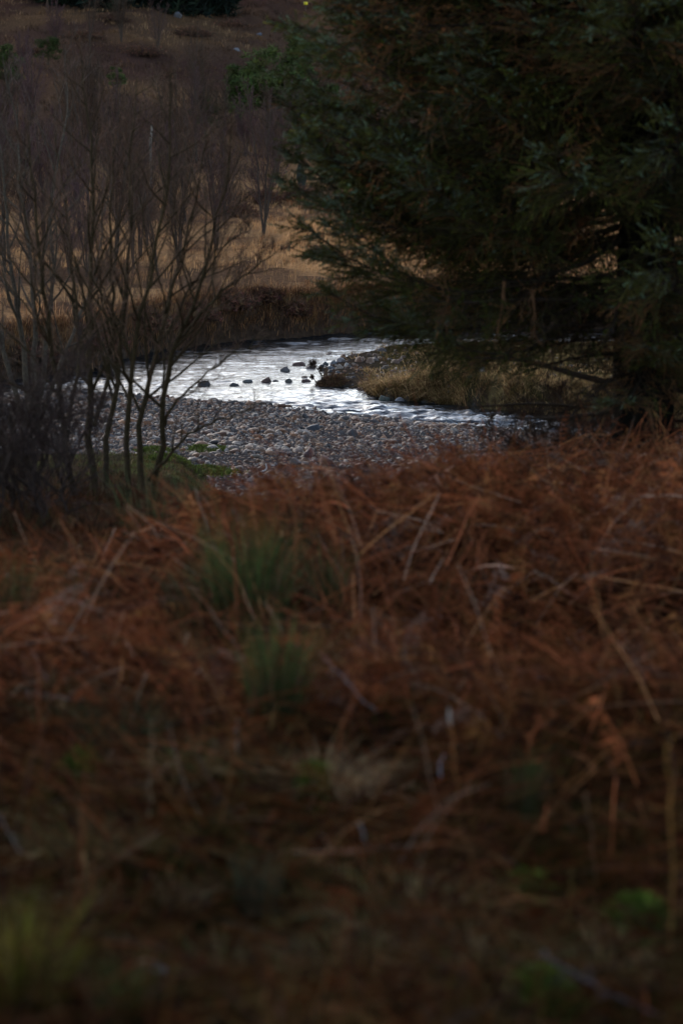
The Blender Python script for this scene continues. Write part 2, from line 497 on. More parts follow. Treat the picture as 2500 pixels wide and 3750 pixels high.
V, T = grid_mesh(wx, wy, water_z)
keep = (V[T[:, 0], 1] > Yn(V[T[:, 0], 0]) - .6) & (V[T[:, 0], 1] < Yf(V[T[:, 0], 0]) + .5)
T = T[keep]
used, inv = np.unique(T, return_inverse=True)
V = V[used]; T = inv.reshape(-1, 3)
river = link('river', make_mesh('river', V, T, M['water'], None, True))
tag(river, kind='structure')

# ------------------------------------------------------------------ stones
def ico(sub):
    import bmesh
    bm = bmesh.new(); bmesh.ops.create_icosphere(bm, subdivisions=sub, radius=1.0)
    V = np.array([v.co[:] for v in bm.verts]); T = np.array([[v.index for v in f.verts] for f in bm.faces])
    bm.free(); return V, T
ICO2, ICO2T = ico(2)
ICO3, ICO3T = ico(3)
def octa():
    import bmesh
    V = [(1,0,0),(-1,0,0),(0,1,0),(0,-1,0),(0,0,1),(0,0,-1)]; F = [(0,2,4),(2,1,4),(1,3,4),(3,0,4),(2,0,5),(1,2,5),(3,1,5),(0,3,5)]
    V = [np.array(v, float) for v in V]; mid = {}; T = []
    def m(a, b):
        k = (min(a, b), max(a, b))
        if k not in mid:
            q = V[a] + V[b]; V.append(q / np.linalg.norm(q)); mid[k] = len(V) - 1
        return mid[k]
    for a, b, c in F:
        x, y, z = m(a, b), m(b, c), m(c, a); T += [(a, x, z), (x, b, y), (z, y, c), (x, y, z)]
    return np.array(V), np.array(T)
OCT, OCTT = octa()
_top = OCT[OCTT].mean(1)[:, 2] > 0                          # the buried underside is left off; the rim goes down into the bed
OCTT = OCTT[_top]; _u, _i = np.unique(OCTT, return_inverse=True); OCT = OCT[_u]; OCTT = _i.reshape(-1, 3)
def stone_shape(V, rs, flat=.48, rough=.16):
    q = V.copy()
    for _ in range(9):                                     # worn facets
        n = rs.normal(0, 1, 3); n /= np.linalg.norm(n)
        h = rs.uniform(.45, .85); d = q @ n
        q = q - np.clip(d - h, 0, None)[:, None] * n * .85
    q = q * np.exp(rs.normal(0, .03, (len(q), 1)))
    q *= np.array([1.0, rs.uniform(.65, .95), flat * rs.uniform(.8, 1.25)])
    return q
rs = np.random.RandomState(21)
SHAPES = [stone_shape(ICO2, rs) for _ in range(14)]
SMALL = [stone_shape(OCT, rs) for _ in range(14)]
for q in SMALL: q[np.abs(OCT[:, 2]) < 1e-6, 2] = -.30

gravel = link('gravel_bar', None)
# a thin bed of fines under the cobbles
gx = np.arange(-8, 7.5, .16); gy = np.arange(25.5, 44, .16)
V, T = grid_mesh(gx, gy, lambda X, Y: height(X, Y) + .012 * 1 + .03 * (vnoise(X * 14, Y * 14, 70) - .5))
ctr = V[T].mean(1)
k = (ctr[:, 1] > toe(ctr[:, 0]) + .55) & (ctr[:, 1] < Yn(ctr[:, 0]) + .15)
T = T[k]; used, inv = np.unique(T, return_inverse=True); V = V[used]; T = inv.reshape(-1, 3)
bpy.data.objects.remove(gravel)
gravel = link('gravel_bar', make_mesh('gravel_bar', V, T, M['ground'], np.array([.035, .031, .03])[None] * (.6 + .8 * vnoise(V[:, 0] * 9, V[:, 1] * 9, 71))[:, None], True))
tag(gravel, kind='structure')

rs = np.random.RandomState(22)
sp_ = .079
X, Y = np.meshgrid(np.arange(-7, 6.5, sp_), np.arange(26, 43.6, sp_))
X = X.ravel() + rs.uniform(-.5, .5, X.size) * sp_; Y = Y.ravel() + rs.uniform(-.5, .5, Y.size) * sp_
ok = (Y > toe(X) + .3) & (Y < Yn(X) + .38) & (np.abs(X) < Y * .150 + .5)
X, Y = X[ok], Y[ok]
size = np.clip(np.exp(rs.normal(math.log(.039), .44, len(X))), .028, .10)
bigpatch = fbm(X * .7, Y * .7, 77, 3)
size *= .8 + .5 * sstep(.4, .65, bigpatch)
Z = height(X, Y) + size * .22
yaw = rs.uniform(0, 6.283, len(X)); tilt = rs.normal(0, .25, (len(X), 2)); shp = rs.randint(0, len(SHAPES), len(X))
proj = size / Y
# in view: above the bracken line
vv = 1875 - FPX * np.tan(np.arctan2(Z - CAM_Z, Y) + PITCH)
inview = (vv < 1745) & (np.abs(X) < Y * .135) & (X / Y * FPX + 1250 > 640)
order = np.argsort(-(proj * inview))
big = np.zeros(len(X), bool); big[order[:300]] = True
shape_mesh = [make_mesh('stone', s, ICO2T, M['cobble'], None, True) for s in SHAPES]
for i in np.where(big)[0]:
    o = link('stone', shape_mesh[shp[i]], gravel, (X[i], Y[i], Z[i]))
    o.rotation_euler = (tilt[i, 0], tilt[i, 1], yaw[i]); o.scale = (size[i],) * 3
acc = Acc()
rest = np.where(~big)[0]
cols = STONE_COLS
cc = pick(STONE_COLS, STONE_W, len(X), .22, rs)
cc *= np.interp(Yn(X) - Y, [-.1, .12, .5], [.4, .5, 1])[:, None]        # wet stones along the water
for s in range(len(SHAPES)):
    ii = rest[shp[rest] == s]
    if not len(ii): continue
    cy, sy = np.cos(yaw[ii]), np.sin(yaw[ii])
    q = SMALL[s][None] * size[ii][:, None, None]
    q = np.stack([q[..., 0], q[..., 1], q[..., 2] + q[..., 0] * tilt[ii, 0][:, None] + q[..., 1] * tilt[ii, 1][:, None]], -1)
    q = np.stack([q[..., 0] * cy[:, None] - q[..., 1] * sy[:, None], q[..., 0] * sy[:, None] + q[..., 1] * cy[:, None], q[..., 2]], -1)
    q += np.stack([X[ii], Y[ii], Z[ii]], 1)[:, None]
    n = len(OCT)
    T = (OCTT[None] + (np.arange(len(ii)) * n)[:, None, None]).reshape(-1, 3)
    acc.add(q.reshape(-1, 3), T, np.repeat(cc[ii], n, 0))
tag(acc.build('cobbles', M['stone'], gravel, False), kind='stuff')
# shingle of the spit
acc = Acc(); n = 1500
X = rs.uniform(TIPX, TIPX + 7, n); Y = rs.uniform(41, 53, n); sp = np.minimum(Y - Yl(X), Yu(X) - Y)
k = (sp > -.05) & ((X < TIPX + 1.5 + rs.uniform(0, .6, n)) | (sp < .25) | ((Y - Yl(X) > 4.5) & (rs.uniform(0, 1, n) < .12)))
X, Y = X[k], Y[k]; sz = np.clip(np.exp(rs.normal(math.log(.05), .45, len(X))), .025, .16)
c3 = np.stack([X, Y, height(X, Y) + sz * .2], 1); cc = pick(STONE_COLS, STONE_W, len(X), .22, rs) * .7
for i in range(len(X)):
    an_ = rs.uniform(0, 6.283); q = SMALL[i % 14] * sz[i]
    q = np.stack([q[:, 0] * math.cos(an_) - q[:, 1] * math.sin(an_), q[:, 0] * math.sin(an_) + q[:, 1] * math.cos(an_), q[:, 2]], 1) + c3[i]
    acc.add(q, OCTT, cc[i])
tag(acc.build('spit_shingle', M['stone'], None, True), 'mixed shingle on the tip and back of the spit', 'shingle', kind='stuff')

def boulder(u, v, wpx, hpx, col, label, cat='boulder', group=None, z=None, name='river_boulder', seed=0):
    p = PZ(u, v, 0.0) if z is None else PZ(u, v, z)
    r = np.random.RandomState(seed + int(u) * 7 + int(v))
    s = p[1] / FPX
    q = stone_shape(ICO3, r, 1.0)
    q = q / np.abs(q).max(0) * np.array([wpx * s * .5, wpx * s * .38, max(hpx * s, .03) * 1.02])
    q[:, 2] += np.where(q[:, 2] < 0, 0, 0) - hpx * s * .08
    q += .02 * wpx * s * (fbm(q[:, 0] * 20 + u, q[:, 1] * 20 + q[:, 2] * 13, 9, 3)[:, None] - .5)
    c = vary(col, 1, .02, r, .01) * (.75 + .5 * fbm(q[:, 0] * 12 + u, q[:, 2] * 12 + q[:, 1] * 5, 10, 3)[:, None])
    o = link(name, make_mesh(name, q, ICO3T, M['stone'], c, True), None, p)
    return tag(o, label, cat, group)
RED, GREY, DARK, TAN = (.07, .036, .027), (.085, .082, .08), (.03, .027, .027), (.17, .125, .095)
G1 = 'boulders standing in the river'
boulder(748, 1412, 52, 22, DARK, 'dark rounded boulder in the river nearest the bare alder stems', group=G1)
boulder(856, 1412, 40, 13, DARK, 'small dark wet stone, second from the left in the river row', group=G1)
boulder(905, 1398, 40, 11, GREY, 'low grey stone between the two dark boulders of the river row', group=G1)
boulder(978, 1398, 46, 20, RED, 'largest brown boulder in the middle of the river row', group=G1)
boulder(1012, 1396, 30, 7, DARK, 'flat sliver of stone touching the brown mid-river boulder', group=G1)
boulder(1060, 1398, 36, 18, (.07, .06, .05), 'brown peaked boulder at the right end of the river row', group=G1)
boulder(1048, 1358, 46, 17, (.06, .05, .045), 'dark brown domed boulder alone in the smooth bright water', group=G1)
boulder(1094, 1338, 52, 16, RED, 'long reddish boulder upstream of the domed brown one', group=G1)
boulder(1140, 1350, 46, 15, (.075, .05, .042), 'reddish boulder in the water just left of the heather stalks', group=G1)
boulder(1207, 1299, 30, 8, RED, 'low red stone farthest upstream in the bright water', group=G1)
boulder(1122, 1397, 38, 14, RED, 'twin-topped red stone at the water edge of the heather clump', group=G1)
boulder(1114, 1382, 28, 8, (.12, .07, .045), 'small orange-brown stone above the twin-topped red one', group=G1)
boulder(1322, 1427, 38, 11, (.08, .045, .04), 'dark red stone just off the stony spit shore', group=G1)
boulder(1268, 1446, 28, 7, (.07, .07, .06), 'flat olive stone alone in the near channel', group=G1)
G2 = 'stones on the spit'
for i, (u, v, w, h, col, lab) in enumerate([
    (1195, 1334, 26, 14, GREY, 'small grey stone at the upstream edge of the spit stone pile'),
    (1222, 1336, 28, 18, GREY, 'grey domed stone second in the spit stone pile'),
    (1246, 1330, 36, 24, (.16, .13, .12), 'pinkish grey boulder on top of the spit stone pile'),
    (1240, 1352, 34, 22, TAN, 'pale buff boulder, brightest of the spit stone pile'),
    (1268, 1345, 30, 20, (.2, .18, .16), 'pale grey boulder under the spruce tips on the spit'),
    (1212, 1354, 32, 16, (.1, .1, .105), 'blue-grey stone low in the spit stone pile'),
    (1180, 1344, 24, 12, DARK, 'small dark stone where the spit stone pile meets the water'),
    (1238, 1372, 26, 16, GREY, 'grey stone between the heather clump and the buff boulder'),
    (1320, 1410, 22, 15, (.25, .11, .06), 'orange stone on the spit shore right of the heather clump'),
    (1300, 1416, 40, 12, (.13, .09, .08), 'flat pinkish slab on the spit shore'),
    (1352, 1418, 26, 12, (.12, .09, .08), 'brown stone on the shingle shore of the spit'),
    (1380, 1412, 24, 14, (.2, .16, .13), 'pale stone at the end of the spit shingle'),
    (1408, 1466, 44, 26, (.05, .052, .04), 'mossy dark boulder at the corner of the grassy bank'),
    (1460, 1468, 40, 16, (.13, .13, .14), 'wet grey boulder in front of the grassy bank'),
    (1640, 1462, 26, 30, (.14, .12, .1), 'upright pale stone at the foot of the grassy bank'),
    (1560, 1464, 40, 14, (.12, .10, .09), 'low brown stone under the grassy bank overhang')]):
    p = ground_hit(u, v, 36)
    boulder(u, v, w, h, col, lab, group=G2, z=max(.0, p[2] - .02), name='bank_boulder', seed=100 + i)
# the darkest big boulder on the gravel bar
boulder(1148, 1572, 58, 30, (.035, .036, .042), 'dark slate boulder, the largest on the gravel bar', z=.22, name='gravel_boulder')
boulder(1290, 1590, 42, 22, (.04, .036, .038), 'dark brown boulder right of the slate one on the gravel bar', z=.26, name='gravel_boulder')
boulder(1190, 1690, 66, 30, (.11, .055, .04), 'big rust-brown boulder at the front of the gravel bar', z=.42, name='gravel_boulder')
boulder(1085, 1694, 50, 26, (.09, .07, .06), 'brown boulder left of the rust-brown one on the gravel bar', z=.42, name='gravel_boulder')
boulder(1130, 1660, 40, 26, (.055, .03, .03), 'maroon boulder behind the rust-brown one on the gravel bar', z=.40, name='gravel_boulder')

# bleached bent stick on the gravel
p = PZ(975, 1732, .50)
st = np.array([[-.14, .0, .0], [-.03, 0, .025], [.01, 0, .04], [.005, .0, .12], [-.01, 0, .20]]) * .5 + [0, 0, .02]
Vt, Tt = tubes(smooth_line(st, 10)[None], np.array([[.003, .005, .007, .008, .009, .009, .009, .009, .008, .006]]), 6)
a = Acc(); a.add(Vt, Tt, (.75, .74, .72))
o = a.build('bleached_stick', M['pale'], None, True); o.location = tuple(p)
tag(o, 'white bent stick standing on the gravel bar behind the bracken', 'stick')

# ------------------------------------------------------------------ bare shrubs and trees
def bare_stems(stems_px, parent, rs, bark, twigc, nb=26, l1=.45, tw=7, r0=.05, lean=(0, 0, .045), l2=.55, tmin=.25, tw3=3, part='stem'):
    """each stem: list of world points; makes part > sub-part twigs"""
    for pts, r in stems_px:
        k = 18
        line_ = smooth_line(pts, k)
        line_[1:-1] += rs.normal(0, .012, (k - 2, 3))
        L = np.linalg.norm(np.diff(line_, axis=0), axis=1).sum()
        rad = r * .58 * (1 - np.linspace(0, 1, k)) ** .95 + .003
        a = Acc()
        Vt, Tt = tubes(line_[None], rad[None], 8)
        a.add(Vt, Tt, np.array(bark)[None] * (.7 + .6 * vnoise(Vt[:, 0] * 9, Vt[:, 2] * 3, 5)[:, None]))
        p, d, Ls, t, b = side_branches(line_[None], nb, tmin, .97, 48, l1, [L], rs)
        d[:, 2] += .25
        l1p = grow(p, d, Ls, 8, .10, lean, rs)
        rr = (np.interp(t, np.linspace(0, 1, k), rad) * .55 + .002)[:, None] * np.linspace(1, .22, 8)[None]
        Vt, Tt = tubes(l1p, rr, 5); a.add(Vt, Tt, np.array(bark) * .85)
        stem = a.build(part, M['bark'], parent, True)
        a = Acc()
        p, d, L2, t2, b2 = side_branches(l1p, tw, .15, .97, 36, l2, Ls, rs, .5)
        d[:, 2] += .15
        l2p = grow(p, d, L2, 5, .14, lean, rs)
        r2 = np.full((len(L2), 1), .0034) * np.linspace(1, .4, 5)[None]
        Vt, Tt = tubes(l2p, r2, 3); a.add(Vt, Tt, np.repeat(vary(twigc, len(L2), .2, rs, .04), 15, 0))
        p, d, L3, t3, b3 = side_branches(l2p, tw3, .2, .97, 34, .6, L2, rs, .4)
        l3p = grow(p, d, np.maximum(L3, .08), 4, .14, lean, rs)
        r3 = np.full((len(L3), 1), .0023) * np.linspace(1, .5, 4)[None]
        Vt, Tt = tubes(l3p, r3, 3); a.add(Vt, Tt, np.repeat(vary(twigc, len(L3), .2, rs, .04), 12, 0))
        a.build('twigs', M['twig'], stem)

def pxline(pts, d0, d1=None):
    d1 = d0 if d1 is None else d1
    ds = np.linspace(d0, d1, len(pts))
    return [P(u, v, d) for (u, v), d in zip(pts, ds)]

rs = np.random.RandomState(5)
base = ground_hit(470, 1840, 15)
AD = 20.0
alder = thing('alder', 'leafless multi-stemmed alder in front of the gravel bar at the river bend', 'tree', (0, 0, 0))
BARK, TWIG = (.036, .025, .013), (.090, .052, .034)
stems = [
    (pxline([(290, 1900), (252, 1756), (237, 1534), (206, 1335), (168, 1144), (145, 950), (120, 700), (90, 430)], 20, 19.3), .050),
    (pxline([(350, 1900), (352, 1833), (329, 1565), (321, 1335), (329, 1030), (345, 760), (330, 480), (300, 200)], 20, 20.6), .056),
    (pxline([(375, 1890), (385, 1642), (428, 1450), (436, 1297), (459, 1106), (480, 880), (470, 560), (500, 280)], 20.1, 21), .046),
    (pxline([(480, 1890), (474, 1756), (459, 1489), (490, 1259), (566, 953), (610, 720), (640, 480), (620, 220)], 20, 19.2), .043),
    (pxline([(520, 1890), (528, 1756), (505, 1565), (535, 1412), (589, 1259), (612, 1121), (658, 953), (730, 720), (760, 480)], 20, 20.8), .046),
    (pxline([(540, 1880), (566, 1779), (604, 1527), (612, 1335), (650, 1244), (734, 1068), (773, 876), (842, 640), (850, 420)], 20.2, 19.6), .045),
    (pxline([(545, 1760), (665, 1603), (765, 1550), (918, 1489), (960, 1470)], 20, 19.4), .022),
    (pxline([(604, 1560), (640, 1480), (704, 1412), (842, 1297), (960, 1240)], 20.1, 19.7), .018),
    (pxline([(345, 1560), (390, 1420), (420, 1200), (400, 900), (420, 620), (400, 380)], 20.1, 21.3), .030),
    (pxline([(650, 1244), (760, 1130), (880, 1010), (1000, 930), (1040, 900)], 20, 20.6), .020),
    (pxline([(600, 1240), (700, 1040), (830, 880), (930, 820)], 20.4, 21.2), .020),
    (pxline([(240, 1560), (300, 1280), (260, 1000), (240, 700), (200, 480)], 20, 20.8), .026),
]
bare_stems(stems[:6], alder, rs, BARK, TWIG, nb=17, l1=.40, tw=7, tw3=3)
bare_stems(stems[6:8], alder, rs, BARK, TWIG, nb=9, l1=.30, tw=4, tw3=2, part='branch')
bare_stems(stems[8:], alder, rs, BARK, TWIG, nb=12, l1=.40, tw=7, tw3=3, part='branch')

alder2 = thing('willow', 'leafless pale-stemmed willow at the left edge behind the dark scrub', 'tree')
stems = [
    (pxline([(110, 1560), (90, 1300), (40, 1000), (20, 700), (-30, 350)], 25, 24.6), .055),
    (pxline([(120, 1560), (130, 1200), (120, 960), (70, 700), (60, 430), (10, 200)], 25, 25.4), .05),
    (pxline([(130, 1560), (170, 1250), (200, 980), (180, 720), (250, 420), (240, 160)], 25, 25.6), .045),
    (pxline([(90, 1560), (20, 1300), (-60, 1050), (-120, 760)], 25, 25), .05),
    (pxline([(140, 1560), (230, 1300), (330, 1080), (380, 820), (420, 560)], 25.2, 26), .036),
]
bare_stems(stems, alder2, rs, (.07, .056, .042), (.085, .055, .042), nb=15, l1=.40, tw=6, tw3=3)

# dense dark scrub low at the left
scrub = thing('bramble_scrub', 'dense dark leafless scrub in the lower left beside the alder stems', 'bush', (0, 0, 0))
r2 = np.random.RandomState(8)
stems = []
for i in range(16):
    u = r2.uniform(-150, 250); d = r2.uniform(15.5, 19)
    b0 = on_ground(P(u, 1850, d)[0], d)
    tip = b0 + np.array([r2.uniform(-.5, .5), r2.uniform(-.4, .4), r2.uniform(.7, 1.45)])
    mid = (b0 + tip) / 2 + r2.normal(0, .12, 3)
    stems.append(([b0, mid, tip], r2.uniform(.010, .018)))
bare_stems(stems, scrub, r2, (.034, .023, .018), (.040, .025, .020), nb=16, l1=.5, tw=7, lean=(0, 0, .02), tmin=.08, tw3=3)

# bare birch saplings of the far slope: four builds, copied
def birch_proto(seed, h, bark, twigc):
    r = np.random.RandomState(seed)
    root = thing('birch_sapling', '', 'tree')
    n = r.randint(2, 5)
    a = Acc(); b_ = Acc()
    for i in range(n):
        ang = r.uniform(0, 6.28); sp = r.uniform(.05, .22) * h
        pts = [np.zeros(3), np.array([math.cos(ang) * sp * .4, math.sin(ang) * sp * .4, h * .45]), np.array([math.cos(ang) * sp, math.sin(ang) * sp, h * r.uniform(.8, 1)])]
        l0 = smooth_line(pts, 12); l0[1:] += r.normal(0, .02 * h / 5, (11, 3))
        rad = .040 * h / 5 * (1 - np.linspace(0, 1, 12)) ** .8 + .006
        Vt, Tt = tubes(l0[None], rad[None], 5); a.add(Vt, Tt, bark)
        p, d, L, t, b = side_branches(l0[None], 22, .18, .97, 38, .36, [h], r)
        d[:, 2] += .2
        l1 = grow(p, d, L, 6, .1, (0, 0, .10), r)
        Vt, Tt = tubes(l1, np.linspace(.011, .005, 6)[None].repeat(len(L), 0), 3); b_.add(Vt, Tt, twigc)
        p, d, L2, t, b = side_branches(l1, 9, .1, .97, 34, .5, L, r, .4)
        l2 = grow(p, d, np.maximum(L2, .12), 4, .12, (0, 0, .08), r)
        Vt, Tt = tubes(l2, np.linspace(.0065, .004, 4)[None].repeat(len(L2), 0), 3)
        b_.add(Vt, Tt, np.repeat(vary(twigc, len(L2), .2, r, .05), 12, 0))
    a.build('trunk', M['bark'], root, True); b_.build('crown', M['twig'], root)
    return root
PURP = (.060, .036, .032)
protos = [birch_proto(s, h, (.050, .036, .028), c) for s, h, c in [(1, 4.6, PURP), (2, 5.4, (.055, .032, .022)), (3, 3.6, (.066, .036, .036)), (4, 4.2, (.05, .032, .022))]]
used_p = set()
rs = np.random.RandomState(15)
def birch(u, d, sc, k, label, group):
    x = (u - 1250) / FPX * d
    p = on_ground(x, d, -.05)
    o = protos[k] if k not in used_p else copy_tree(protos[k])
    used_p.add(k)
    o.location = tuple(p); o.rotation_euler = (0, 0, rs.uniform(0, 6.28)); o.scale = (sc, sc, sc * rs.uniform(.9, 1.15))
    tag(o, label, 'tree', group)
for u in np.linspace(-150, 620, 9):
    birch(u + rs.uniform(-40, 40), rs.uniform(54, 60), rs.uniform(.55, .8), rs.randint(0, 4), 'low leafless sapling on the shaded far bank behind the alder', 'saplings on the far bank')
for u in np.linspace(-160, 760, 11):
    birch(u + rs.uniform(-40, 40), rs.uniform(61, 70), rs.uniform(.65, .95), rs.randint(0, 4), 'leafless sapling growing in the straw meadow behind the alder', 'saplings in the meadow')
for u in np.linspace(-100, 940, 13):
    birch(u + rs.uniform(-40, 40), rs.uniform(72, 84), rs.uniform(.75, 1.0), rs.randint(0, 4), 'leafless sapling in the thicket at the back of the straw meadow', 'saplings behind the meadow')
for u in np.linspace(-100, 1100, 16):
    birch(u + rs.uniform(-40, 40), rs.uniform(92, 108), rs.uniform(.8, 1.1), rs.randint(0, 4), 'leafless sapling in the purple thicket at the foot of the hill', 'saplings at the hill foot')
for u in np.linspace(-60, 700, 8):
    birch(u + rs.uniform(-50, 50), rs.uniform(122, 150), rs.uniform(.7, 1.0), rs.randint(0, 4), 'thin leafless birch standing on the open brown hillside', 'birches on the hillside')
birch(1180, 98, .85, 2, 'purple leafless sapling right beside the spruce branch tips under the pine', None)
birch(980, 86, .62, 1, 'short dark leafless sapling at the right end of the meadow thicket', None)

# white dead birch stem in the thicket
d = 82; a = Acc()
ln = smooth_line([P(550, 525, d), P(552, 500, d), P(556, 475, d), P(555, 458, d)], 8)
Vt, Tt = tubes(ln[None], np.linspace(.05, .03, 8)[None], 6); a.add(Vt, Tt, (.20, .18, .155))
g = on_ground(ln[0][0], d)
ln = smooth_line([g, ln[0]], 4); Vt, Tt = tubes(ln[None], np.full((1, 4), .05), 6); a.add(Vt, Tt, (.12, .10, .085))
o = a.build('birch_snag', M['bark'], None, True)
tag(o, 'white dead birch stem upright in the middle of the bare thicket', 'tree stump')
# dark snag near the spruce edge
g = ground_hit(1103, 700, 60); a = Acc()
hh = 105 / FPX * g[1]
ln = smooth_line([g - [0, 0, .1], g + [.05, 0, hh * .3], g + [-.06, 0, hh * .7], g + [-.03, 0, hh]], 9)
Vt, Tt = tubes(ln[None], np.array([[.20, .17, .13, .16, .2, .17, .14, .10, .05]]), 8); a.add(Vt, Tt, (.03, .03, .024))
tag(a.build('dead_stump', M['bark'], None, True), 'dark broken tree stump on the meadow left of the spruce branches', 'tree stump')

# ------------------------------------------------------------------ needle trees of the hill
def needle_crown(r, n, shape, col, size):
    """tufts of needles through a volume; shape(r)-> centre points"""
    c = shape(n)
    k = 9
    d = r.normal(0, 1, (n, k, 3)); d[..., 2] += .5; d /= np.linalg.norm(d, axis=2, keepdims=True)
    s = size * r.uniform(.6, 1.3, (n, k, 1))
    q = np.cross(d, r.normal(0, 1, (n, k, 3))); q /= np.linalg.norm(q, axis=2, keepdims=True) + 1e-9
    c3 = c[:, None]
    V = np.stack([c3 - q * s * .09, c3 + q * s * .09, c3 + d * s], 2).reshape(-1, 3)
    T = np.arange(n * k * 3).reshape(-1, 3)
    cc = np.repeat(vary(col, n, .3, r, .12), k * 3, 0)
    return V, T, cc
def pine(u, v_base, d, h, wpx, label, seed, name='pine_tree', col=(.050, .062, .020), layers=7, open_=.35):
    r = np.random.RandomState(seed)
    x = (u - 1250) / FPX * d
    p = on_ground(x, d, -.1)
    root = thing(name, label, 'tree', p)
    W = wpx / FPX * d * .5
    a = Acc()
    ln = smooth_line([[0, 0, 0], [.05 * h * .2, 0, h * .4], [-.02 * h, 0, h * .75], [0, 0, h * .97]], 10)
    Vt, Tt = tubes(ln[None], (.035 * h * (1 - np.linspace(0, 1, 10)) + .02)[None], 8); a.add(Vt, Tt, (.06, .04, .028))
    lob = []
    for i in range(layers * 4):
        z = h * r.uniform(open_, .95); ang = r.uniform(0, 6.28)
        rr = W * r.uniform(.35, 1) * (1 - .55 * ((z / h - open_) / (1 - open_)) ** 1.5)
        c = np.array([math.cos(ang) * rr, math.sin(ang) * rr, z])
        lob.append((c, W * r.uniform(.22, .42)))
        st = np.array([0, 0, z - rr * .35]); ln = smooth_line([st, (st + c) / 2 + [0, 0, .05], c], 6)
        Vt, Tt = tubes(ln[None], np.linspace(.03, .012, 6)[None] * h / 4, 4); a.add(Vt, Tt, (.05, .035, .025))
    a.build('trunk', M['bark'], root, True)
    def shape(n):
        i = r.randint(0, len(lob), n)
        c = np.array([lob[j][0] for j in i]); s = np.array([lob[j][1] for j in i])
        q = r.normal(0, 1, (n, 3)); q /= np.linalg.norm(q, axis=1, keepdims=True)
        return c + q * (s * r.uniform(.5, 1, n))[:, None] * np.array([1, 1, .55])
    a = Acc(); a.add(*needle_crown(r, 1100, shape, col, .056 * h))
    a.build('crown', M['needle'], root)
    return root
pine(985, 560, 113, 5.0, 300, 'bushy green pine on the slope at the upper left of the spruce', 31)
pine(1125, 560, 118, 4.8, 260, 'green pine half hidden behind the tips of the spruce', 37)
pine(880, 480, 114, 3.4, 120, 'small dark pine just left of the bushy green pine', 32)
pine(130, 60, 160, 2.2, 90, 'green conifer bush at the top left of the hillside', 33, 'conifer_bush')
pine(195, 60, 158, 1.9, 46, 'narrow dark conifer right of the top left conifer bush', 38, 'conifer_bush', (.014, .022, .012))
pine(195, 230, 132, 1.7, 110, 'low green conifer bush in the upper left below the top one', 34, 'conifer_bush')
pine(438, 260, 122, 1.5, 70, 'small green conifer bush in the middle of the brown hillside', 35, 'conifer_bush')
pine(45, 300, 118, 2.8, 120, 'dark green pine at the left edge of the hillside', 36)
pine(760, 380, 112, 2.0, 130, 'low olive conifer among the saplings left of the dark pine', 39, 'conifer_bush', (.026, .036, .014))

# dark plantation along the top of the hill
def forest_proto(seed):
    r = np.random.RandomState(seed); h = 11.0
    root = thing('plantation_tree', '', 'tree'); a = Acc()
    ln = np.stack([np.zeros(8), np.zeros(8), np.linspace(0, h, 8)], 1); ln[1:] += r.normal(0, .04, (7, 3))
    Vt, Tt = tubes(ln[None], np.linspace(.19, .04, 8)[None], 7); a.add(Vt, Tt, (.05, .04, .034))
    a.build('trunk', M['bark'], root, True)
    def shape(n):
        z = r.uniform(.25, h, n); R = 1.5 * (1 - z / h) ** .8 + .2; q = r.uniform(.1, 1, n) * R; an = r.uniform(0, 6.28, n)
        return np.stack([np.cos(an) * q, np.sin(an) * q, z - q * .25], 1)
    a = Acc(); a.add(*needle_crown(r, 900, shape, (.010, .015, .010), .6)); a.build('crown', M['needle'], root)
    return root
fps = [forest_proto(51), forest_proto(52)]
rs = np.random.RandomState(53); cnt = 0
for row, d0 in enumerate([160.5, 163, 166.5, 171]):
    for x in np.arange(-19.0 - row * .5, -8.0 - row * .4, 1.2):
        d = d0 + rs.uniform(-1, 1); xx = x + rs.uniform(-.6, .6)
        o = fps[cnt] if cnt < 2 else copy_tree(fps[rs.randint(0, 2)])
        cnt += 1
        o.location = tuple(on_ground(xx, d, -.1)); o.rotation_euler = (0, 0, rs.uniform(0, 6.28)); s = rs.uniform(.85, 1.15); o.scale = (s, s, s)
        tag(o, 'dark conifer in the plantation row along the top of the hill', 'tree', 'plantation along the hilltop')

# grey rocks and the yellow marker on the hillside
for u, v, w, h, col, lab in [(868, 186, 36, 14, (.085, .08, .08), 'pale grey rock in the heather left above the bushy green pine'),
                             (945, 128, 34, 12, (.05, .052, .065), 'blue-grey rock on the hillside, the right one of the upper two'),
                             (652, 56, 30, 16, (.06, .06, .065), 'grey rock near the top of the hill under the plantation')]:
    p = ground_hit(u, v, 60)
    boulder(u, v, w, h, col, lab, 'rock', z=p[2], name='hill_rock', seed=300)
p = ground_hit(1119, 40, 100)
mk = thing('marker_post', 'thin post with a yellow top on the hill above the spruce tips', 'post', p)
hh = 32 / FPX * p[1]
a = Acc(); Vt, Tt = tubes(np.array([[[0, 0, -.2], [0, 0, hh * .4], [0, 0, hh * .8]]]), np.array([[.035, .035, .035]]), 8); a.add(Vt, Tt, (.10, .08, .06)); a.build('pole', M['bark'], mk, True)
a = Acc(); Vt, Tt = tubes(np.array([[[0, 0, hh * .72], [0, 0, hh * .74], [0, 0, hh * 1.02], [0, 0, hh * 1.04]]]), np.array([[.02, .15, .15, .02]]), 10); a.add(Vt, Tt, (.75, .62, .03)); a.build('marker_cap', M['paint'], mk, True)

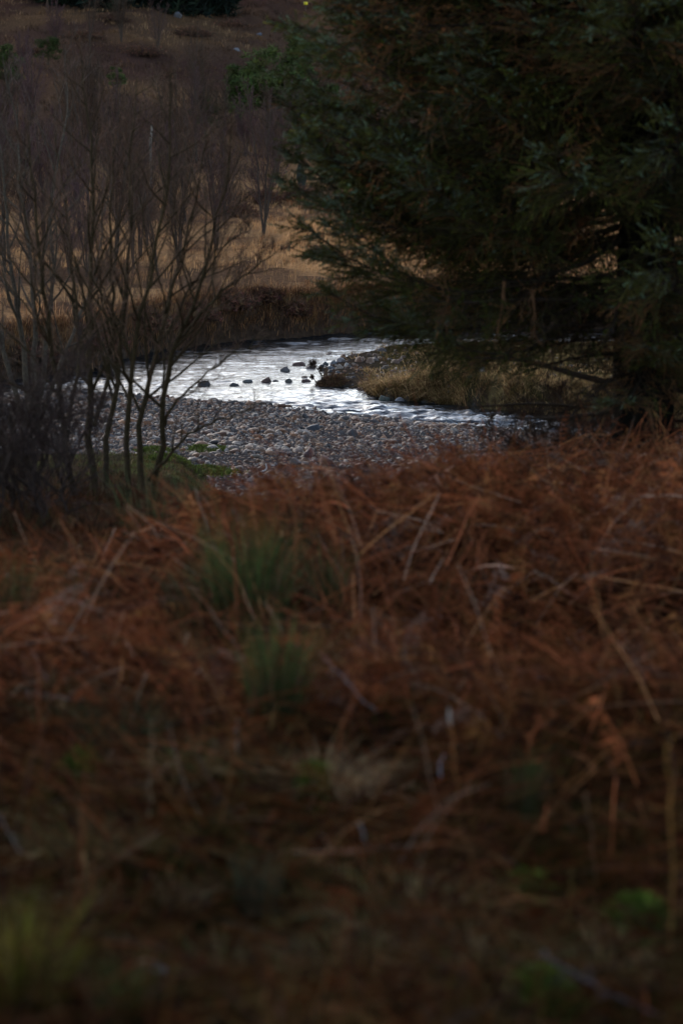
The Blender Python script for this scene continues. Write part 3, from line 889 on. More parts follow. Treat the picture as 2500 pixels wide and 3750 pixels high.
# ------------------------------------------------------------------ grass of meadow, spit, hill
def scatter(n, xr, yr, cond, rs):
    x = rs.uniform(*xr, n); y = rs.uniform(*yr, n)
    k = cond(x, y); return x[k], y[k]
rs = np.random.RandomState(61)
def tufts(x, y, per, spread, h, w, cols, wts, rs, leansd=.35, wind=(.1, 0), tipmul=1.15):
    n = len(x)
    bx = np.repeat(x, per) + rs.normal(0, spread, n * per); by = np.repeat(y, per) + rs.normal(0, spread, n * per)
    bz = height(bx, by) - .02
    hh = np.repeat(h * np.exp(rs.normal(0, .2, n)), per) * rs.uniform(.6, 1.1, n * per)
    lean = rs.normal(0, leansd, (n * per, 2)) + np.array(wind) + np.repeat(rs.normal(0, .15, (n, 2)), per, 0)
    col = np.repeat(pick(cols, wts, n, .22, rs), per, 0) * np.exp(rs.normal(0, .15, (n * per, 1)))
    return blades(np.stack([bx, by, bz], 1), hh, w * rs.uniform(.7, 1.3, n * per), lean, col, col * tipmul, .35, rs)

STRAW, GOLD, RUST, OLIVE, HEATH = (.43, .23, .10), (.33, .165, .072), (.13, .05, .02), (.075, .058, .017), (.048, .024, .016)
# meadow
x, y = scatter(7000, (-13, 9), (46, 92), lambda x, y: (y - Yf(x) > .35) & (np.abs(x) < y * .16 + .5), rs)
hz = fbm(x * .22, y * .12, 44, 4); k = rs.uniform(0, 1, len(x)) > np.maximum(sstep(.50, .62, hz) * .8, sstep(-.012, -.048, x / y) * .88)
a = Acc(); a.add(*tufts(x[k], y[k], 13, .11, .30, .010, [STRAW, GOLD, RUST], [.5, .35, .15], rs, .3, (.12, 0)))
tag(a.build('meadow_grass', M['grass']), 'straw-coloured dry grass covering the far meadow', 'grass', kind='stuff')
# drooping fringe on the far bank edge
x = rs.uniform(-9, 9, 2600); y = Yf(x) + rs.uniform(.15, .9, 2600)
a = Acc(); a.add(*tufts(x, y, 9, .06, .30, .010, [(.15, .066, .032), (.24, .12, .05), (.065, .034, .02)], [.35, .3, .35], rs, .45, (0, -.35)))
tag(a.build('bank_grass', M['grass']), 'rusty drooping grass along the edge of the far bank', 'grass', kind='stuff')
# spit
x, y = scatter(9000, (TIPX, 9), (38, 56), lambda x, y: (np.minimum(y - Yl(x), Yu(x) - y) > .05) & (rs.uniform(0, 1, len(x)) < np.interp(y - Yl(x), [2.5, 4, 12], [1, .3, .15])) & (fbm(x * 1.6, y * 1.6, 19, 3) > .43) & (x > TIPX + .55 + .7 * vnoise(x * 2, y * 2, 3)), rs)
a = Acc(); a.add(*tufts(x, y, 10, .07, .17, .010, [(.36, .215, .10), (.20, .125, .05), (.10, .075, .024), (.11, .052, .024)], [.4, .3, .13, .17], rs, .75, (-.35, -.3)))
tag(a.build('spit_grass', M['grass']), 'olive and straw tussock grass on the river spit', 'grass', kind='stuff')
x = rs.uniform(TIPX + 1.0, 8.5, 2400); y = Yl(x) + rs.uniform(0, .7, 2400) ** 1.5
k = fbm(x * 2.3, y * 2.3, 20, 2) > .40; x, y = x[k], y[k]
a = Acc(); a.add(*tufts(x, y, 12, .06, .24, .009, [(.33, .20, .09), (.18, .11, .043), (.085, .062, .02), (.10, .047, .022)], [.36, .3, .15, .19], rs, .7, (-.4, -.6)))
tag(a.build('bank_tussocks', M['grass']), 'tan tussock grass hanging over the near edge of the spit', 'grass', kind='stuff')
# hill
x, y = scatter(7200, (-30, 12), (88, 184), lambda x, y: np.abs(x + 1) < y * .155 + 1, rs)
gz = sstep(.52, .64, fbm(x * .10, y * .16, 45, 4))
a = Acc()
kk = rs.uniform(0, 1, len(x)) < gz
a.add(*tufts(x[kk], y[kk], 7, .24, .30, .03, [(.15, .088, .046), (.105, .056, .027), (.072, .036, .018)], [.3, .4, .3], rs, .3))
a.add(*tufts(x[~kk], y[~kk], 9, .28, .30, .035, [(.056, .031, .019), (.042, .024, .016), (.068, .034, .018), (.056, .038, .028)], [.4, .3, .22, .08], rs, .5))
tag(a.build('hill_heath', M['heather']), 'brown heather and grass covering the hillside', 'heath', kind='stuff')

# heather mounds of the meadow and bank: countable dark clumps
def heather_mound(u, v, wpx, hpx, label, seed, col=(.045, .028, .024), n=320):
    p = ground_hit(u, v, 40)
    r = np.random.RandomState(seed); s = p[1] / FPX; W = wpx * s * .5; H = hpx * s * .75
    root = thing('heather_mound', label, 'heather', p - [0, 0, .05])
    an = r.uniform(0, 6.28, n); el = np.arccos(r.uniform(.05, 1, n))
    d = np.stack([np.sin(el) * np.cos(an) * W, np.sin(el) * np.sin(an) * W * .7, np.cos(el) * H], 1)
    lum = (.75 + .5 * vnoise(an * 1.5, el * 3, seed))[:, None]
    pts = np.stack([d * .05, d * .5 * lum + r.normal(0, .03, (n, 3)), d * lum + r.normal(0, .03, (n, 3))], 1)
    a = Acc(); Vt, Tt = tubes(pts, np.tile([.008, .006, .003], (n, 1)), 3); a.add(Vt, Tt, (.03, .02, .017)); a.build('stems', M['twig'], root)
    def shape(m):
        i = r.randint(0, n, m); t = r.uniform(.55, 1.05, (m, 1)); return d[i] * lum[i] * t + r.normal(0, .03, (m, 3))
    a = Acc(); a.add(*needle_crown(r, int(n * 2.4), shape, col, .085)); a.build('foliage', M['heather'], root)
for i, (u, v, w, h, lab) in enumerate([
    (1090, 735, 190, 75, 'dark heather mound on the meadow below the broken stump'),
    (960, 740, 170, 70, 'dark heather mound left of the one below the stump'),
    (880, 790, 150, 60, 'wide dark heather mound at the back of the straw meadow'),
    (1180, 950, 130, 60, 'purple heather mound by the spruce tip in the straw grass'),
    (960, 1095, 150, 60, 'brown heather mound on the far bank edge'),
    (840, 1120, 190, 80, 'dark heather mound overhanging the far bank by the alder twigs'),
    (700, 1170, 210, 90, 'black heather mound on the shaded far bank behind the alder'),
    (520, 1200, 240, 110, 'dark shrub mound on the far bank behind the middle alder stems'),
    (330, 1270, 260, 130, 'dark shrub mound on the far bank behind the left alder stems'),
    (130, 1340, 260, 140, 'dark shrub mound at the left end of the river'),
    (1080, 1140, 120, 50, 'rusty heather mound on the far bank left of the spruce'),
    (300, 140, 150, 45, 'dark heather patch high on the hillside left of centre'),
    (520, 200, 170, 50, 'dark heather patch on the hillside above the white birch stem'),
    (700, 130, 180, 50, 'dark heather patch on the hillside above the grey rock'),
    (120, 200, 150, 50, 'dark heather patch on the hillside near the left edge'),
    (840, 100, 150, 45, 'dark heather patch near the top of the hill by the spruce'),
    (400, 75, 170, 40, 'dark heather patch just below the hilltop plantation'),
    (1010, 100, 150, 60, 'purple heather patch under the yellow-topped post')]):
    heather_mound(u, v, w, h, lab, 400 + i, (.10, .048, .03) if i in (4, 10) else (.10, .05, .031))

# dead heather clump on the tip of the spit
p = ground_hit(1218, 1412, 38)
cl = thing('heather_clump', 'brown dead heather clump with two stalks on the tip of the spit', 'heather', p - [0, 0, .03])
r = np.random.RandomState(71); s = p[1] / FPX
n = 900; an = r.uniform(0, 6.28, n); el = np.arccos(r.uniform(.0, 1, n))
d = np.stack([np.sin(el) * np.cos(an) * 66 * s, np.sin(el) * np.sin(an) * 50 * s, np.cos(el) * 46 * s + .02], 1) * (r.uniform(.5, 1.0, (n, 1)) * (.6 + .8 * vnoise(an * 1.2, el * 2.5, 72)[:, None]))
mid = d * .55 + r.normal(0, .02, (n, 3)); mid[:, 2] += .03
pts = np.stack([d * .05, mid, d + r.normal(0, .02, (n, 3))], 1)
a = Acc(); Vt, Tt = tubes(pts, np.tile([.006, .005, .002], (n, 1)), 3); a.add(Vt, Tt, np.repeat(pick([(.11, .06, .032), (.22, .125, .055), (.05, .03, .02)], [.5, .25, .25], n, .2, r), 9, 0)); a.build('stems', M['twig'], cl)
def shape(m):
    i = r.randint(0, n, m); return d[i] * r.uniform(.5, 1, (m, 1)) + r.normal(0, .02, (m, 3))
a = Acc(); a.add(*needle_crown(r, 1200, shape, (.085, .043, .024), .05)); a.build('foliage', M['heather'], cl)
for (tu, tv, bu, bv, sc) in [(1145, 1325, 1180, 1370, 1.0), (1142, 1375, 1160, 1395, .55), (1172, 1345, 1178, 1375, .5)]:
    b0 = P(bu, bv, p[1]) - p; t0 = P(tu, tv, p[1]) - p
    r1 = np.random.RandomState(tu)
    ln = smooth_line([b0 - [0, 0, .08], b0, (b0 + t0) / 2 + [.02, 0, -.01], t0], 7)
    a = Acc(); Vt, Tt = tubes(ln[None], np.linspace(.012, .006, 7)[None], 5); a.add(Vt, Tt, (.045, .035, .03))
    m = int(70 * sc); dd = r1.normal(0, 1, (m, 3)) * .055 * sc
    pts = np.stack([np.tile(t0 - [0, 0, .03], (m, 1)), t0 + dd * .6 + [0, 0, .01], t0 + dd + [0, 0, .03 * sc]], 1)
    Vt, Tt = tubes(pts, np.tile([.004, .004, .002], (m, 1)), 3); a.add(Vt, Tt, (.06, .035, .025))
    a.add(*needle_crown(r1, int(60 * sc), lambda k: t0 + r1.normal(0, .04 * sc, (k, 3)), (.05, .03, .02), .045))
    a.build('stalk', M['twig'], cl)

# ------------------------------------------------------------------ moss ledge
rs = np.random.RandomState(81)
for i, (u, v, w, lab) in enumerate([(760, 1650, 170, 'bright green moss cushion on the ledge right of the alder stems'),
                                   (640, 1690, 150, 'green moss cushion behind the right alder stem'),
                                   (760, 1730, 220, 'wide olive moss cushion at the front of the ledge by the gravel'),
                                   (560, 1655, 110, 'dim green moss cushion seen between the alder stems')]):
    p = ground_hit(u, v, 17); s = p[1] / FPX; W = w * s * .5
    n = 2600; q = rs.normal(0, .5, (n, 2)) * W; q[:, 1] *= 1.2
    bx, by = p[0] + q[:, 0], p[1] + q[:, 1]
    lump = .04 * np.exp(-((q / W) ** 2).sum(1)) * (.4 + 1.2 * vnoise(bx * 5, by * 5, 82))
    bz = height(bx, by) + lump - .015
    h = rs.uniform(.03, .08, n)
    col = pick([(.11, .125, .025), (.065, .075, .017), (.12, .10, .045)], [.45, .35, .2], n, .25, rs)
    a = Acc(); a.add(*blades(np.stack([bx, by, bz], 1) - p, h, np.full(n, .016), rs.normal(0, .5, (n, 2)), col, None, .3, rs))
    o = a.build('moss_cushion', M['moss']); o.location = tuple(p)
    tag(o, lab, 'moss', 'moss cushions on the ledge')
x, y = scatter(2200, (-5, -.4), (20.5, 28.4), lambda x, y: y < toe(x) + .3, rs)
a = Acc(); a.add(*tufts(x, y, 8, .06, .09, .010, [(.05, .05, .02), (.07, .05, .028), (.045, .028, .018)], [.4, .3, .3], rs, .5))
tag(a.build('ledge_grass', M['grass']), 'short mossy grass on the ledge under the alder', 'grass', kind='stuff')

x, y = scatter(4200, (-4.5, 4.5), (12.3, 24), lambda x, y: (y > crest(x) - .6) & (np.abs(x) < y * .16) & (y < toe(x) - .5), rs)
a = Acc(); a.add(*tufts(x, y, 9, .08, .20, .008, [(.045, .020, .011), (.026, .014, .009), (.03, .026, .011), (.07, .036, .018)], [.35, .35, .15, .15], rs, .7))
tag(a.build('slope_litter', M['grass']), 'dark matted stalks on the slope below the bracken crest', 'grass', kind='stuff')

# ------------------------------------------------------------------ spruce
def spruce_branch(seed, L=3.0, nsec=26, dead=.1, droop=.30, up=.45, dens=1.0):
    r = np.random.RandomState(seed)
    k = 14; t = np.linspace(0, 1, k)
    main = np.stack([L * t, .10 * L * np.sin(t * 3 + r.uniform(0, 3)) * t * .6, L * (-droop * np.sin(t * np.pi * .62) * .8 + up * t ** 3 * .55)], 1)
    main[1:] += r.normal(0, .015, (k - 1, 3))
    a = Acc()
    Vt, Tt = tubes(main[None], (.020 * (1 - t) + .004)[None], 6); a.add(Vt, Tt, (.020, .015, .011))
    # secondaries: flat fans on both sides, hanging a little
    n = nsec * 2
    ts = np.clip(np.repeat(np.linspace(.10, .98, nsec), 2) + r.normal(0, .012, n), .05, .99)
    sd_ = np.tile([-1, 1], nsec)
    f = ts * (k - 1); i = np.minimum(f.astype(int), k - 2); w = (f - i)[:, None]
    p = main[i] * (1 - w) + main[i + 1] * w
    tan = main[i + 1] - main[i]; tan /= np.linalg.norm(tan, axis=1, keepdims=True)
    perp = np.stack([-tan[:, 1], tan[:, 0], 0 * tan[:, 0]], 1) * sd_[:, None]
    an = np.radians(r.normal(52, 8, n))[:, None]
    d = tan * np.cos(an) + perp * np.sin(an) + np.array([0, 0, 1]) * r.normal(-.12, .14, (n, 1))
    Ls = L * .34 * (np.minimum(ts / .25, 1) * (1.04 - ts) ** .6) * r.uniform(.7, 1.2, n) + .10
    sec = grow(p, d, Ls, 7, .06, (0, 0, -.02), r)
    Vt, Tt = tubes(sec, np.linspace(.006, .003, 7)[None].repeat(n, 0), 3); a.add(Vt, Tt, (.026, .018, .013))
    # shoots
    m = max(4, int(11 * dens))
    p, d, L3, t3, b3 = side_branches(sec, m, .10, .97, 36, .50, Ls, r, .4)
    d[:, 2] -= .10
    L3 = np.clip(L3, .09, .30)
    sh = grow(p, d, L3, 4, .07, (0, 0, .01), r)
    # secondaries' own ends and the leader carry needles as well
    tipsec = np.stack([sec[:, 3], sec[:, 4], sec[:, 5], sec[:, 6]], 1)
    tipm = np.stack([main[-5], main[-4], main[-2], main[-1] + (main[-1] - main[-2]) * .6], 0)[None]
    ed = sec[:, 6] - sec[:, 5]; ed /= np.linalg.norm(ed, axis=1, keepdims=True) + 1e-9
    el_ = r.uniform(.08, .17, (n, 1)); ext = np.stack([sec[:, 6] + ed * el_ * q_ + np.array([0, 0, .10]) * el_ * q_ ** 2 for q_ in (0, .33, .67, 1)], 1)
    sh = np.concatenate([sh, tipsec, ext, tipm]); par = np.concatenate([b3, np.arange(n), np.arange(n), [n - 1]])
    Ns = len(sh)
    inner = np.concatenate([ts[b3], ts, np.minimum(ts + .25, 1), [1.0]])
    dead_s = r.uniform(0, 1, n) < dead * (1.6 - 1.2 * ts)
    isdead = dead_s[par]
    Vt, Tt = tubes(sh, np.linspace(.0035, .002, 4)[None].repeat(Ns, 0), 3)
    a.add(Vt, Tt, np.repeat(np.where(isdead[:, None], np.array([[.085, .042, .02]]), np.array([[.03, .024, .014]])), 12, 0))
    wood = a
    # needles
    kn = 34
    tt = np.linspace(.0, 1, kn)[None] + r.uniform(-.02, .02, (Ns, kn)); tt = np.clip(tt, 0, 1)
    f = tt * 3; i = np.minimum(f.astype(int), 2); w = (f - i)[..., None]
    rows = np.arange(Ns)[:, None]
    c = sh[rows, i] * (1 - w) + sh[rows, i + 1] * w
    ax = sh[:, -1] - sh[:, 0]; Lsh = np.linalg.norm(ax, axis=1, keepdims=True); ax /= Lsh + 1e-9
    q = r.normal(0, 1, (Ns, kn, 3)); q -= (q * ax[:, None]).sum(2, keepdims=True) * ax[:, None]
    q /= np.linalg.norm(q, axis=2, keepdims=True) + 1e-9
    nd = q * .7 + ax[:, None] * .8
    nl = r.uniform(.018, .028, (Ns, kn, 1))
    side = np.cross(nd, q + r.normal(0, .3, q.shape)); side /= np.linalg.norm(side, axis=2, keepdims=True) + 1e-9
    wd = .0032
    Vn = np.stack([c - side * wd, c + side * wd, c + nd * nl], 2)
    keepm = (r.uniform(0, 1, (Ns, kn)) < np.where(isdead, .30, 1.0)[:, None])
    base = vary((.044, .043, .009), Ns, .28, r, .10)
    blue = (inner > .75) & (r.uniform(0, 1, Ns) < .35)
    base[blue] = vary((.075, .095, .058), blue.sum(), .22, r, .06)
    base[isdead] = vary((.125, .054, .018), isdead.sum(), .25, r, .08)
    coln = np.repeat(np.repeat(base[:, None], kn, 1)[keepm][:, None], 3, 1)
    Vn = Vn[keepm]
    na = Acc(); na.add(Vn.reshape(-1, 3), np.arange(len(Vn) * 3).reshape(-1, 3), coln.reshape(-1, 3))
    return wood.mesh('branch', M['twig']), na.mesh('needles', M['needle'])

SPX, SPY = 2.36, 19.0
sg = on_ground(SPX, SPY)
spruce = thing('spruce_tree', 'big dark spruce filling the upper right with drooping boughs over the river', 'tree', sg)
a = Acc()
H = 12.0
ln = np.stack([np.linspace(0, .12, 20), np.zeros(20), np.linspace(-.2, H, 20)], 1); ln[1:] += RS.normal(0, .012, (19, 3))
rad = .235 * (1 - np.linspace(0, 1, 20)) ** .8 + .02; rad[0] = .34; rad[1] = .25
Vt, Tt = tubes(ln[None], rad[None], 14)
a.add(Vt, Tt, np.array([.007, .006, .005])[None] * (.7 + .6 * vnoise(Vt[:, 0] * 25 + Vt[:, 1] * 25, Vt[:, 2] * 7, 3)[:, None]))
a.build('trunk', M['bark'], spruce, True)
GREEN = [spruce_branch(s, 3.0, 26, .16, dr, up) for s, dr, up in [(201, .30, .45), (202, .22, .35), (203, .36, .55), (204, .28, .30), (205, .20, .50)]]
BROWN = [spruce_branch(s, 3.0, 22, .75, .30, .25, .8) for s in (206, 207)]
def put_branch(z, ang, L, pitch=0., kind=None, r=None):
    meshes = kind
    o = link('branch', meshes[0], spruce)
    o.location = (math.cos(ang) * .12 + .01 * z, math.sin(ang) * .12, z)
    o.rotation_euler = (r.normal(0, .15), -pitch, ang)
    s = L / 3.0
    o.scale = (s, s * r.uniform(.9, 1.15), s * r.uniform(.85, 1.1))
    n = link('needles', meshes[1], o)
r = np.random.RandomState(91)
z = 1.55
while z < H - .3:
    L0 = np.interp(z, [1.5, 2.0, 2.6, 4.2, 6, 9, 12], [1.8, 2.15, 2.4, 2.5, 2.3, 1.4, .3])
    nb = 8 if z > 1.9 else 5
    if z > 5.2: nb = 7
    off = r.uniform(0, 6.28)
    for i in range(nb):
        ang = off + i * 2 * math.pi / nb + r.normal(0, .15)
        facing = math.cos(ang + math.pi * .62)          # 1 = towards the camera and the river
        if z < 2.05 and facing > -.1: continue
        if z < 2.4 and facing > .5 and r.uniform() < .6: continue
        brown = r.uniform() < (.30 if z < 4.5 else .05)
        put_branch(z + r.uniform(-.08, .08), ang, L0 * r.uniform(.75, 1.12), r.normal(.02 if z < 3 else .10, .08), BROWN[r.randint(2)] if brown else GREEN[r.randint(5)], r)
    z += .20 if z < 4.6 else .40
# low boughs on the river side of the trunk's right, and a skirt of dry ones
for i in range(10):
    put_branch(r.uniform(.8, 1.5), r.uniform(-.6, 1.5), r.uniform(1.5, 2.1), -.05, GREEN[r.randint(5)] if i % 3 else BROWN[r.randint(2)], r)
for i in range(11):
    put_branch(r.uniform(1.25, 2.2), -math.pi / 2 + r.uniform(-.5, .75), r.uniform(1.0, 1.5), -.25, GREEN[r.randint(5)] if i % 3 else BROWN[r.randint(2)], r)
for z0_, a0_, L_ in [(1.45, -.35, 2.2), (1.5, .45, 2.0)]:
    put_branch(z0_, math.pi + a0_, L_, -.02, GREEN[r.randint(5)], r)
zz = 1.95
while zz < 5.0:
    for q_ in range(2):
        put_branch(zz + r.uniform(-.05, .05), math.pi + r.uniform(-.75, .75), r.uniform(2.15, 2.65), r.normal(.04, .06), GREEN[r.randint(5)] if r.uniform() > .15 else BROWN[r.randint(2)], r)
    zz += .17
# boughs that reach out to the left over the river
for (tu, tv, z0, L, kd) in [(1060, 860, 1.95, 2.62, 0), (1160, 1250, 1.55, 2.35, 3), (1010, 430, 2.75, 2.75, 2), (1045, 110, 3.45, 2.7, 1), (1120, 640, 2.2, 2.6, 4), (1040, 250, 3.1, 2.65, 0), (1150, 1080, 1.7, 2.5, 1)]:
    put_branch(z0, math.pi + r.normal(0, .18), L, 0.02, GREEN[kd], r)
# dead lower twigs hanging at the trunk and dry boughs
def dead_limb(pts, rad, nb, l1, col, name, droop):
    rr = np.random.RandomState(int(abs(pts[-1][0] * 1000)) % 9999)
    k = 12; l0 = smooth_line(pts, k); L = np.linalg.norm(np.diff(l0, axis=0), axis=1).sum()
    a = Acc(); Vt, Tt = tubes(l0[None], (rad * (1 - np.linspace(0, 1, k)) ** .7 + .004)[None], 6); a.add(Vt, Tt, col)
    p, d, Ls, t, b = side_branches(l0[None], nb, .1, .97, 50, l1, [L], rr)
    l1p = grow(p, d, np.maximum(Ls, .1), 6, .12, (0, 0, droop), rr)
    Vt, Tt = tubes(l1p, np.linspace(.006, .003, 6)[None].repeat(len(Ls), 0), 3); a.add(Vt, Tt, np.array(col) * 1.1)
    p, d, L2, t, b = side_branches(l1p, 4, .15, .95, 45, .5, Ls, rr, .4)
    l2p = grow(p, d, np.maximum(L2, .05), 4, .12, (0, 0, droop), rr)
    Vt, Tt = tubes(l2p, np.linspace(.0035, .002, 4)[None].repeat(len(L2), 0), 3); a.add(Vt, Tt, np.array(col) * 1.1)
    a.build(name, M['twig'], spruce)
def rel(u, v, d): return P(u, v, d) - sg
DB = (.035, .024, .018); HB = (.085, .043, .022)
dead_limb([rel(2300, 1420, 19), rel(2100, 1370, 18.8), rel(1900, 1310, 18.6), rel(1700, 1310, 18.5)], .030, 16, .22, DB, 'dead_branch', -.05)
dead_limb([rel(2300, 1500, 19), rel(2050, 1530, 18.8), rel(1850, 1530, 18.6)], .016, 14, .25, DB, 'dead_branch', -.03)
dead_limb([rel(2300, 1120, 19), rel(2000, 1090, 18.6), rel(1750, 1110, 18.4), rel(1500, 1100, 18.2)], .022, 14, .25, DB, 'dead_branch', -.06)
rk = np.random.RandomState(93)
for i in range(44):
    an = rk.uniform(0, 6.283); z0 = rk.uniform(.15, 1.7); Ld = rk.uniform(.7, 1.7)
    b0 = np.array([math.cos(an) * .1, math.sin(an) * .1, z0]); e0 = b0 + np.array([math.cos(an) * Ld, math.sin(an) * Ld, rk.uniform(-.35, .05)])
    dead_limb([b0, (b0 + e0) / 2 + [0, 0, .06], e0 + rk.normal(0, .05, 3)], .012, 14, .42, (.020, .013, .009), 'dead_branch', -.10)
for (u0, v0, u1, v1, dd) in [(1845, 1030, 1815, 1230, 18.2), (1945, 1060, 1955, 1230, 18.3), (2330, 1060, 2345, 1300, 18.5), (2390, 1080, 2395, 1300, 18.5),
                             (2350, 1100, 2290, 1370, 18.5), (2330, 1150, 2375, 1330, 18.45), (2370, 1490, 2395, 1630, 18.3), (1640, 1080, 1612, 1190, 18.3)]:
    dead_limb([rel(u0, v0, dd), rel((u0 + u1) / 2 + 8, (v0 + v1) / 2, dd), rel(u1, v1, dd)], .010, 6, .30, HB, 'dead_twig', -.15)

# leafless twiggy bush at the foot of the spruce, closing the gravel bar
bush = thing('thorn_bush', 'dark leafless twiggy bush left of the spruce trunk at the end of the gravel', 'bush')
r2 = np.random.RandomState(18); stems = []
for i in range(14):
    u = r2.uniform(1880, 2230); d = r2.uniform(20, 22.5)
    b0 = on_ground(P(u, 1600, d)[0], d)
    tip = b0 + np.array([r2.uniform(-.35, .35), r2.uniform(-.3, .3), r2.uniform(.45, .95)])
    stems.append(([b0, (b0 + tip) / 2 + r2.normal(0, .06, 3), tip], r2.uniform(.008, .013)))
bare_stems(stems, bush, r2, (.04, .024, .016), (.045, .026, .018), nb=14, l1=.5, tw=7, lean=(0, 0, .02), tmin=.06, tw3=3)

# ------------------------------------------------------------------ bracken and foreground plants
def frond(seed, L=.52):
    r = np.random.RandomState(seed)
    k = 6; t = np.linspace(0, 1, k)
    bend = r.uniform(.3, 1.1)
    rach = np.stack([L * t * .85, .08 * L * np.sin(t * 4 + r.uniform(0, 6)), L * (.42 * np.sin(t * np.pi * bend) * .6)], 1)
    V0, T0 = tubes(rach[None], np.linspace(.0035, .0015, k)[None], 3)
    Vs, Ts, n = [V0], [T0], len(V0)
    wood = np.zeros(len(V0)); tags = [wood]
    for j in range(7):
        tj = .25 + .72 * j / 7; f = tj * (k - 1); i = int(f); w = f - i
        p = rach[i] * (1 - w) + rach[min(i + 1, k - 1)] * w
        for s in (-1, 1):
            pl = .24 * L * (1.08 - tj) ** .7 * r.uniform(.6, 1.2) + .02
            d = np.array([.45, s * .8, -.35 + r.normal(0, .3)]); d /= np.linalg.norm(d)
            q = np.stack([p, p + d * pl * .5 + [0, 0, r.normal(0, .012)], p + d * pl + [0, 0, -.25 * pl + r.normal(0, .02)]])
            wd = .06 * pl * r.uniform(.5, 1.3)
            e = np.cross(d, [0, 0, 1]); e /= np.linalg.norm(e) + 1e-9; e[2] += r.normal(0, .4)
            vs = np.array([q[0], q[1] - e * wd * .55, q[1] + e * wd * .55, q[2]])
            # ragged lobes
            lob = []
            for m in range(1):
                c = q[0] + (q[2] - q[0]) * .45
                for ss in (-1, 1):
                    tip = c + e * ss * wd * r.uniform(.7, 1.3) + d * wd * .4 + [0, 0, r.normal(-.008, .012)]
                    lob += [c - d * .006, c + d * .010, tip]
            vs = np.concatenate([vs, np.array(lob)])
            ts = np.concatenate([[[0, 1, 3], [0, 3, 2]], 4 + np.arange(6).reshape(-1, 3)])
            Vs.append(vs); Ts.append(ts + n); n += len(vs); tags.append(np.ones(len(vs)))
    return np.concatenate(Vs), np.concatenate(Ts), np.concatenate(tags)
FR = [frond(s) for s in range(501, 509)]
rs = np.random.RandomState(95)
N = 5400
x = rs.uniform(-1, 1, N * 4); y = 4.0 + (21 - 4.0) * rs.uniform(0, 1, N * 4) ** .8
x = x * (y * .150 + .9)
dens = np.interp(y, [4, 6.5, 8, 9.5, 11, 21], [.0, .0, .03, .35, .95, 1]) * (.10 + .90 * sstep(.36, .56, fbm(x * .9, y * .9, 96, 3)))
lim = np.interp(x, [-4, -1.6, -1.1, -.7, 0, 1, 4], [13.0, 12.4, 12.6, 14.0, 14.5, 17.0, 20])
ok = (rs.uniform(0, 1, len(x)) < dens) & (y < lim)
for hx, hy, hrx, hry, hd in HOLLOWS: ok &= ~((np.hypot((x - hx) / hrx, (y - hy) / hry) < .85) & (rs.uniform(0, 1, len(x)) < .85))
RUSH_CLEAR = [(920, 2330, .42), (1010, 2620, .28), (470, 2830, .32), (1190, 2240, .18), (1930, 2990, .14), (950, 3300, .25), (30, 2380, .25), (540, 2000, .3), (740, 2290, .3), (300, 2330, .3), (1180, 2920, .22), (690, 1970, .2)]
for (uu, v_, rr_) in RUSH_CLEAR:
    g_ = ground_hit(uu, v_)
    ok &= np.hypot(x - g_[0], (y - g_[1] + .35) * .5) > rr_
x, y = x[ok][:N], y[ok][:N]
z = height(x, y)
n = len(x)
lift = rs.uniform(-.02, .20, n) * np.interp(y, [5, 9], [.5, 1])
yaw = rs.uniform(0, 6.283, n); pit = rs.normal(-.12, .45, n); roll = rs.normal(0, .6, n); sc = rs.uniform(.35, .85, n)
up = rs.uniform(0, 1, n) < .07
pit[up] = rs.normal(-1.0, .3, up.sum()); lift[up] = 0
fcol = pick([(.18, .052, .019), (.12, .034, .013), (.20, .075, .026), (.040, .014, .008), (.15, .085, .06), (.22, .09, .028)], [.34, .22, .14, .18, .08, .04], n, .25, rs)
patch = fbm(x * .8, y * .8, 97, 3)[:, None]
fcol = fcol * (.35 + 1.3 * patch) * np.interp(y, [5, 8, 13, 18], [.62, .8, 1.0, 1.12])[:, None] ** 0.0
acc = Acc()
which = rs.randint(0, len(FR), n)
for w in range(len(FR)):
    ii = np.where(which == w)[0]
    Vf, Tf, tg = FR[w]
    cy, sy, cp, sp, cr_, sr = np.cos(yaw[ii]), np.sin(yaw[ii]), np.cos(pit[ii]), np.sin(pit[ii]), np.cos(roll[ii]), np.sin(roll[ii])
    q = Vf[None] * sc[ii][:, None, None]
    X1 = q[..., 0]; Y1 = q[..., 1] * cr_[:, None] - q[..., 2] * sr[:, None]; Z1 = q[..., 1] * sr[:, None] + q[..., 2] * cr_[:, None]
    X2 = X1 * cp[:, None] + Z1 * sp[:, None]; Z2 = -X1 * sp[:, None] + Z1 * cp[:, None]
    Q = np.stack([X2 * cy[:, None] - Y1 * sy[:, None], X2 * sy[:, None] + Y1 * cy[:, None], Z2], -1)
    Q += np.stack([x[ii], y[ii], z[ii] + lift[ii]], 1)[:, None]
    Q[..., 2] = np.maximum(Q[..., 2], height(Q[..., 0], Q[..., 1]) + .01)
    m = len(Vf)
    T = (Tf[None] + (np.arange(len(ii)) * m)[:, None, None]).reshape(-1, 3)
    cc = fcol[ii][:, None] * np.where(tg[None, :, None] > .5, 1.0, 1.35)
    acc.add(Q.reshape(-1, 3), T, cc.reshape(-1, 3))
tag(acc.build('bracken', M['bracken']), 'rust-brown collapsed dead bracken covering the foreground slope', 'bracken', kind='stuff')

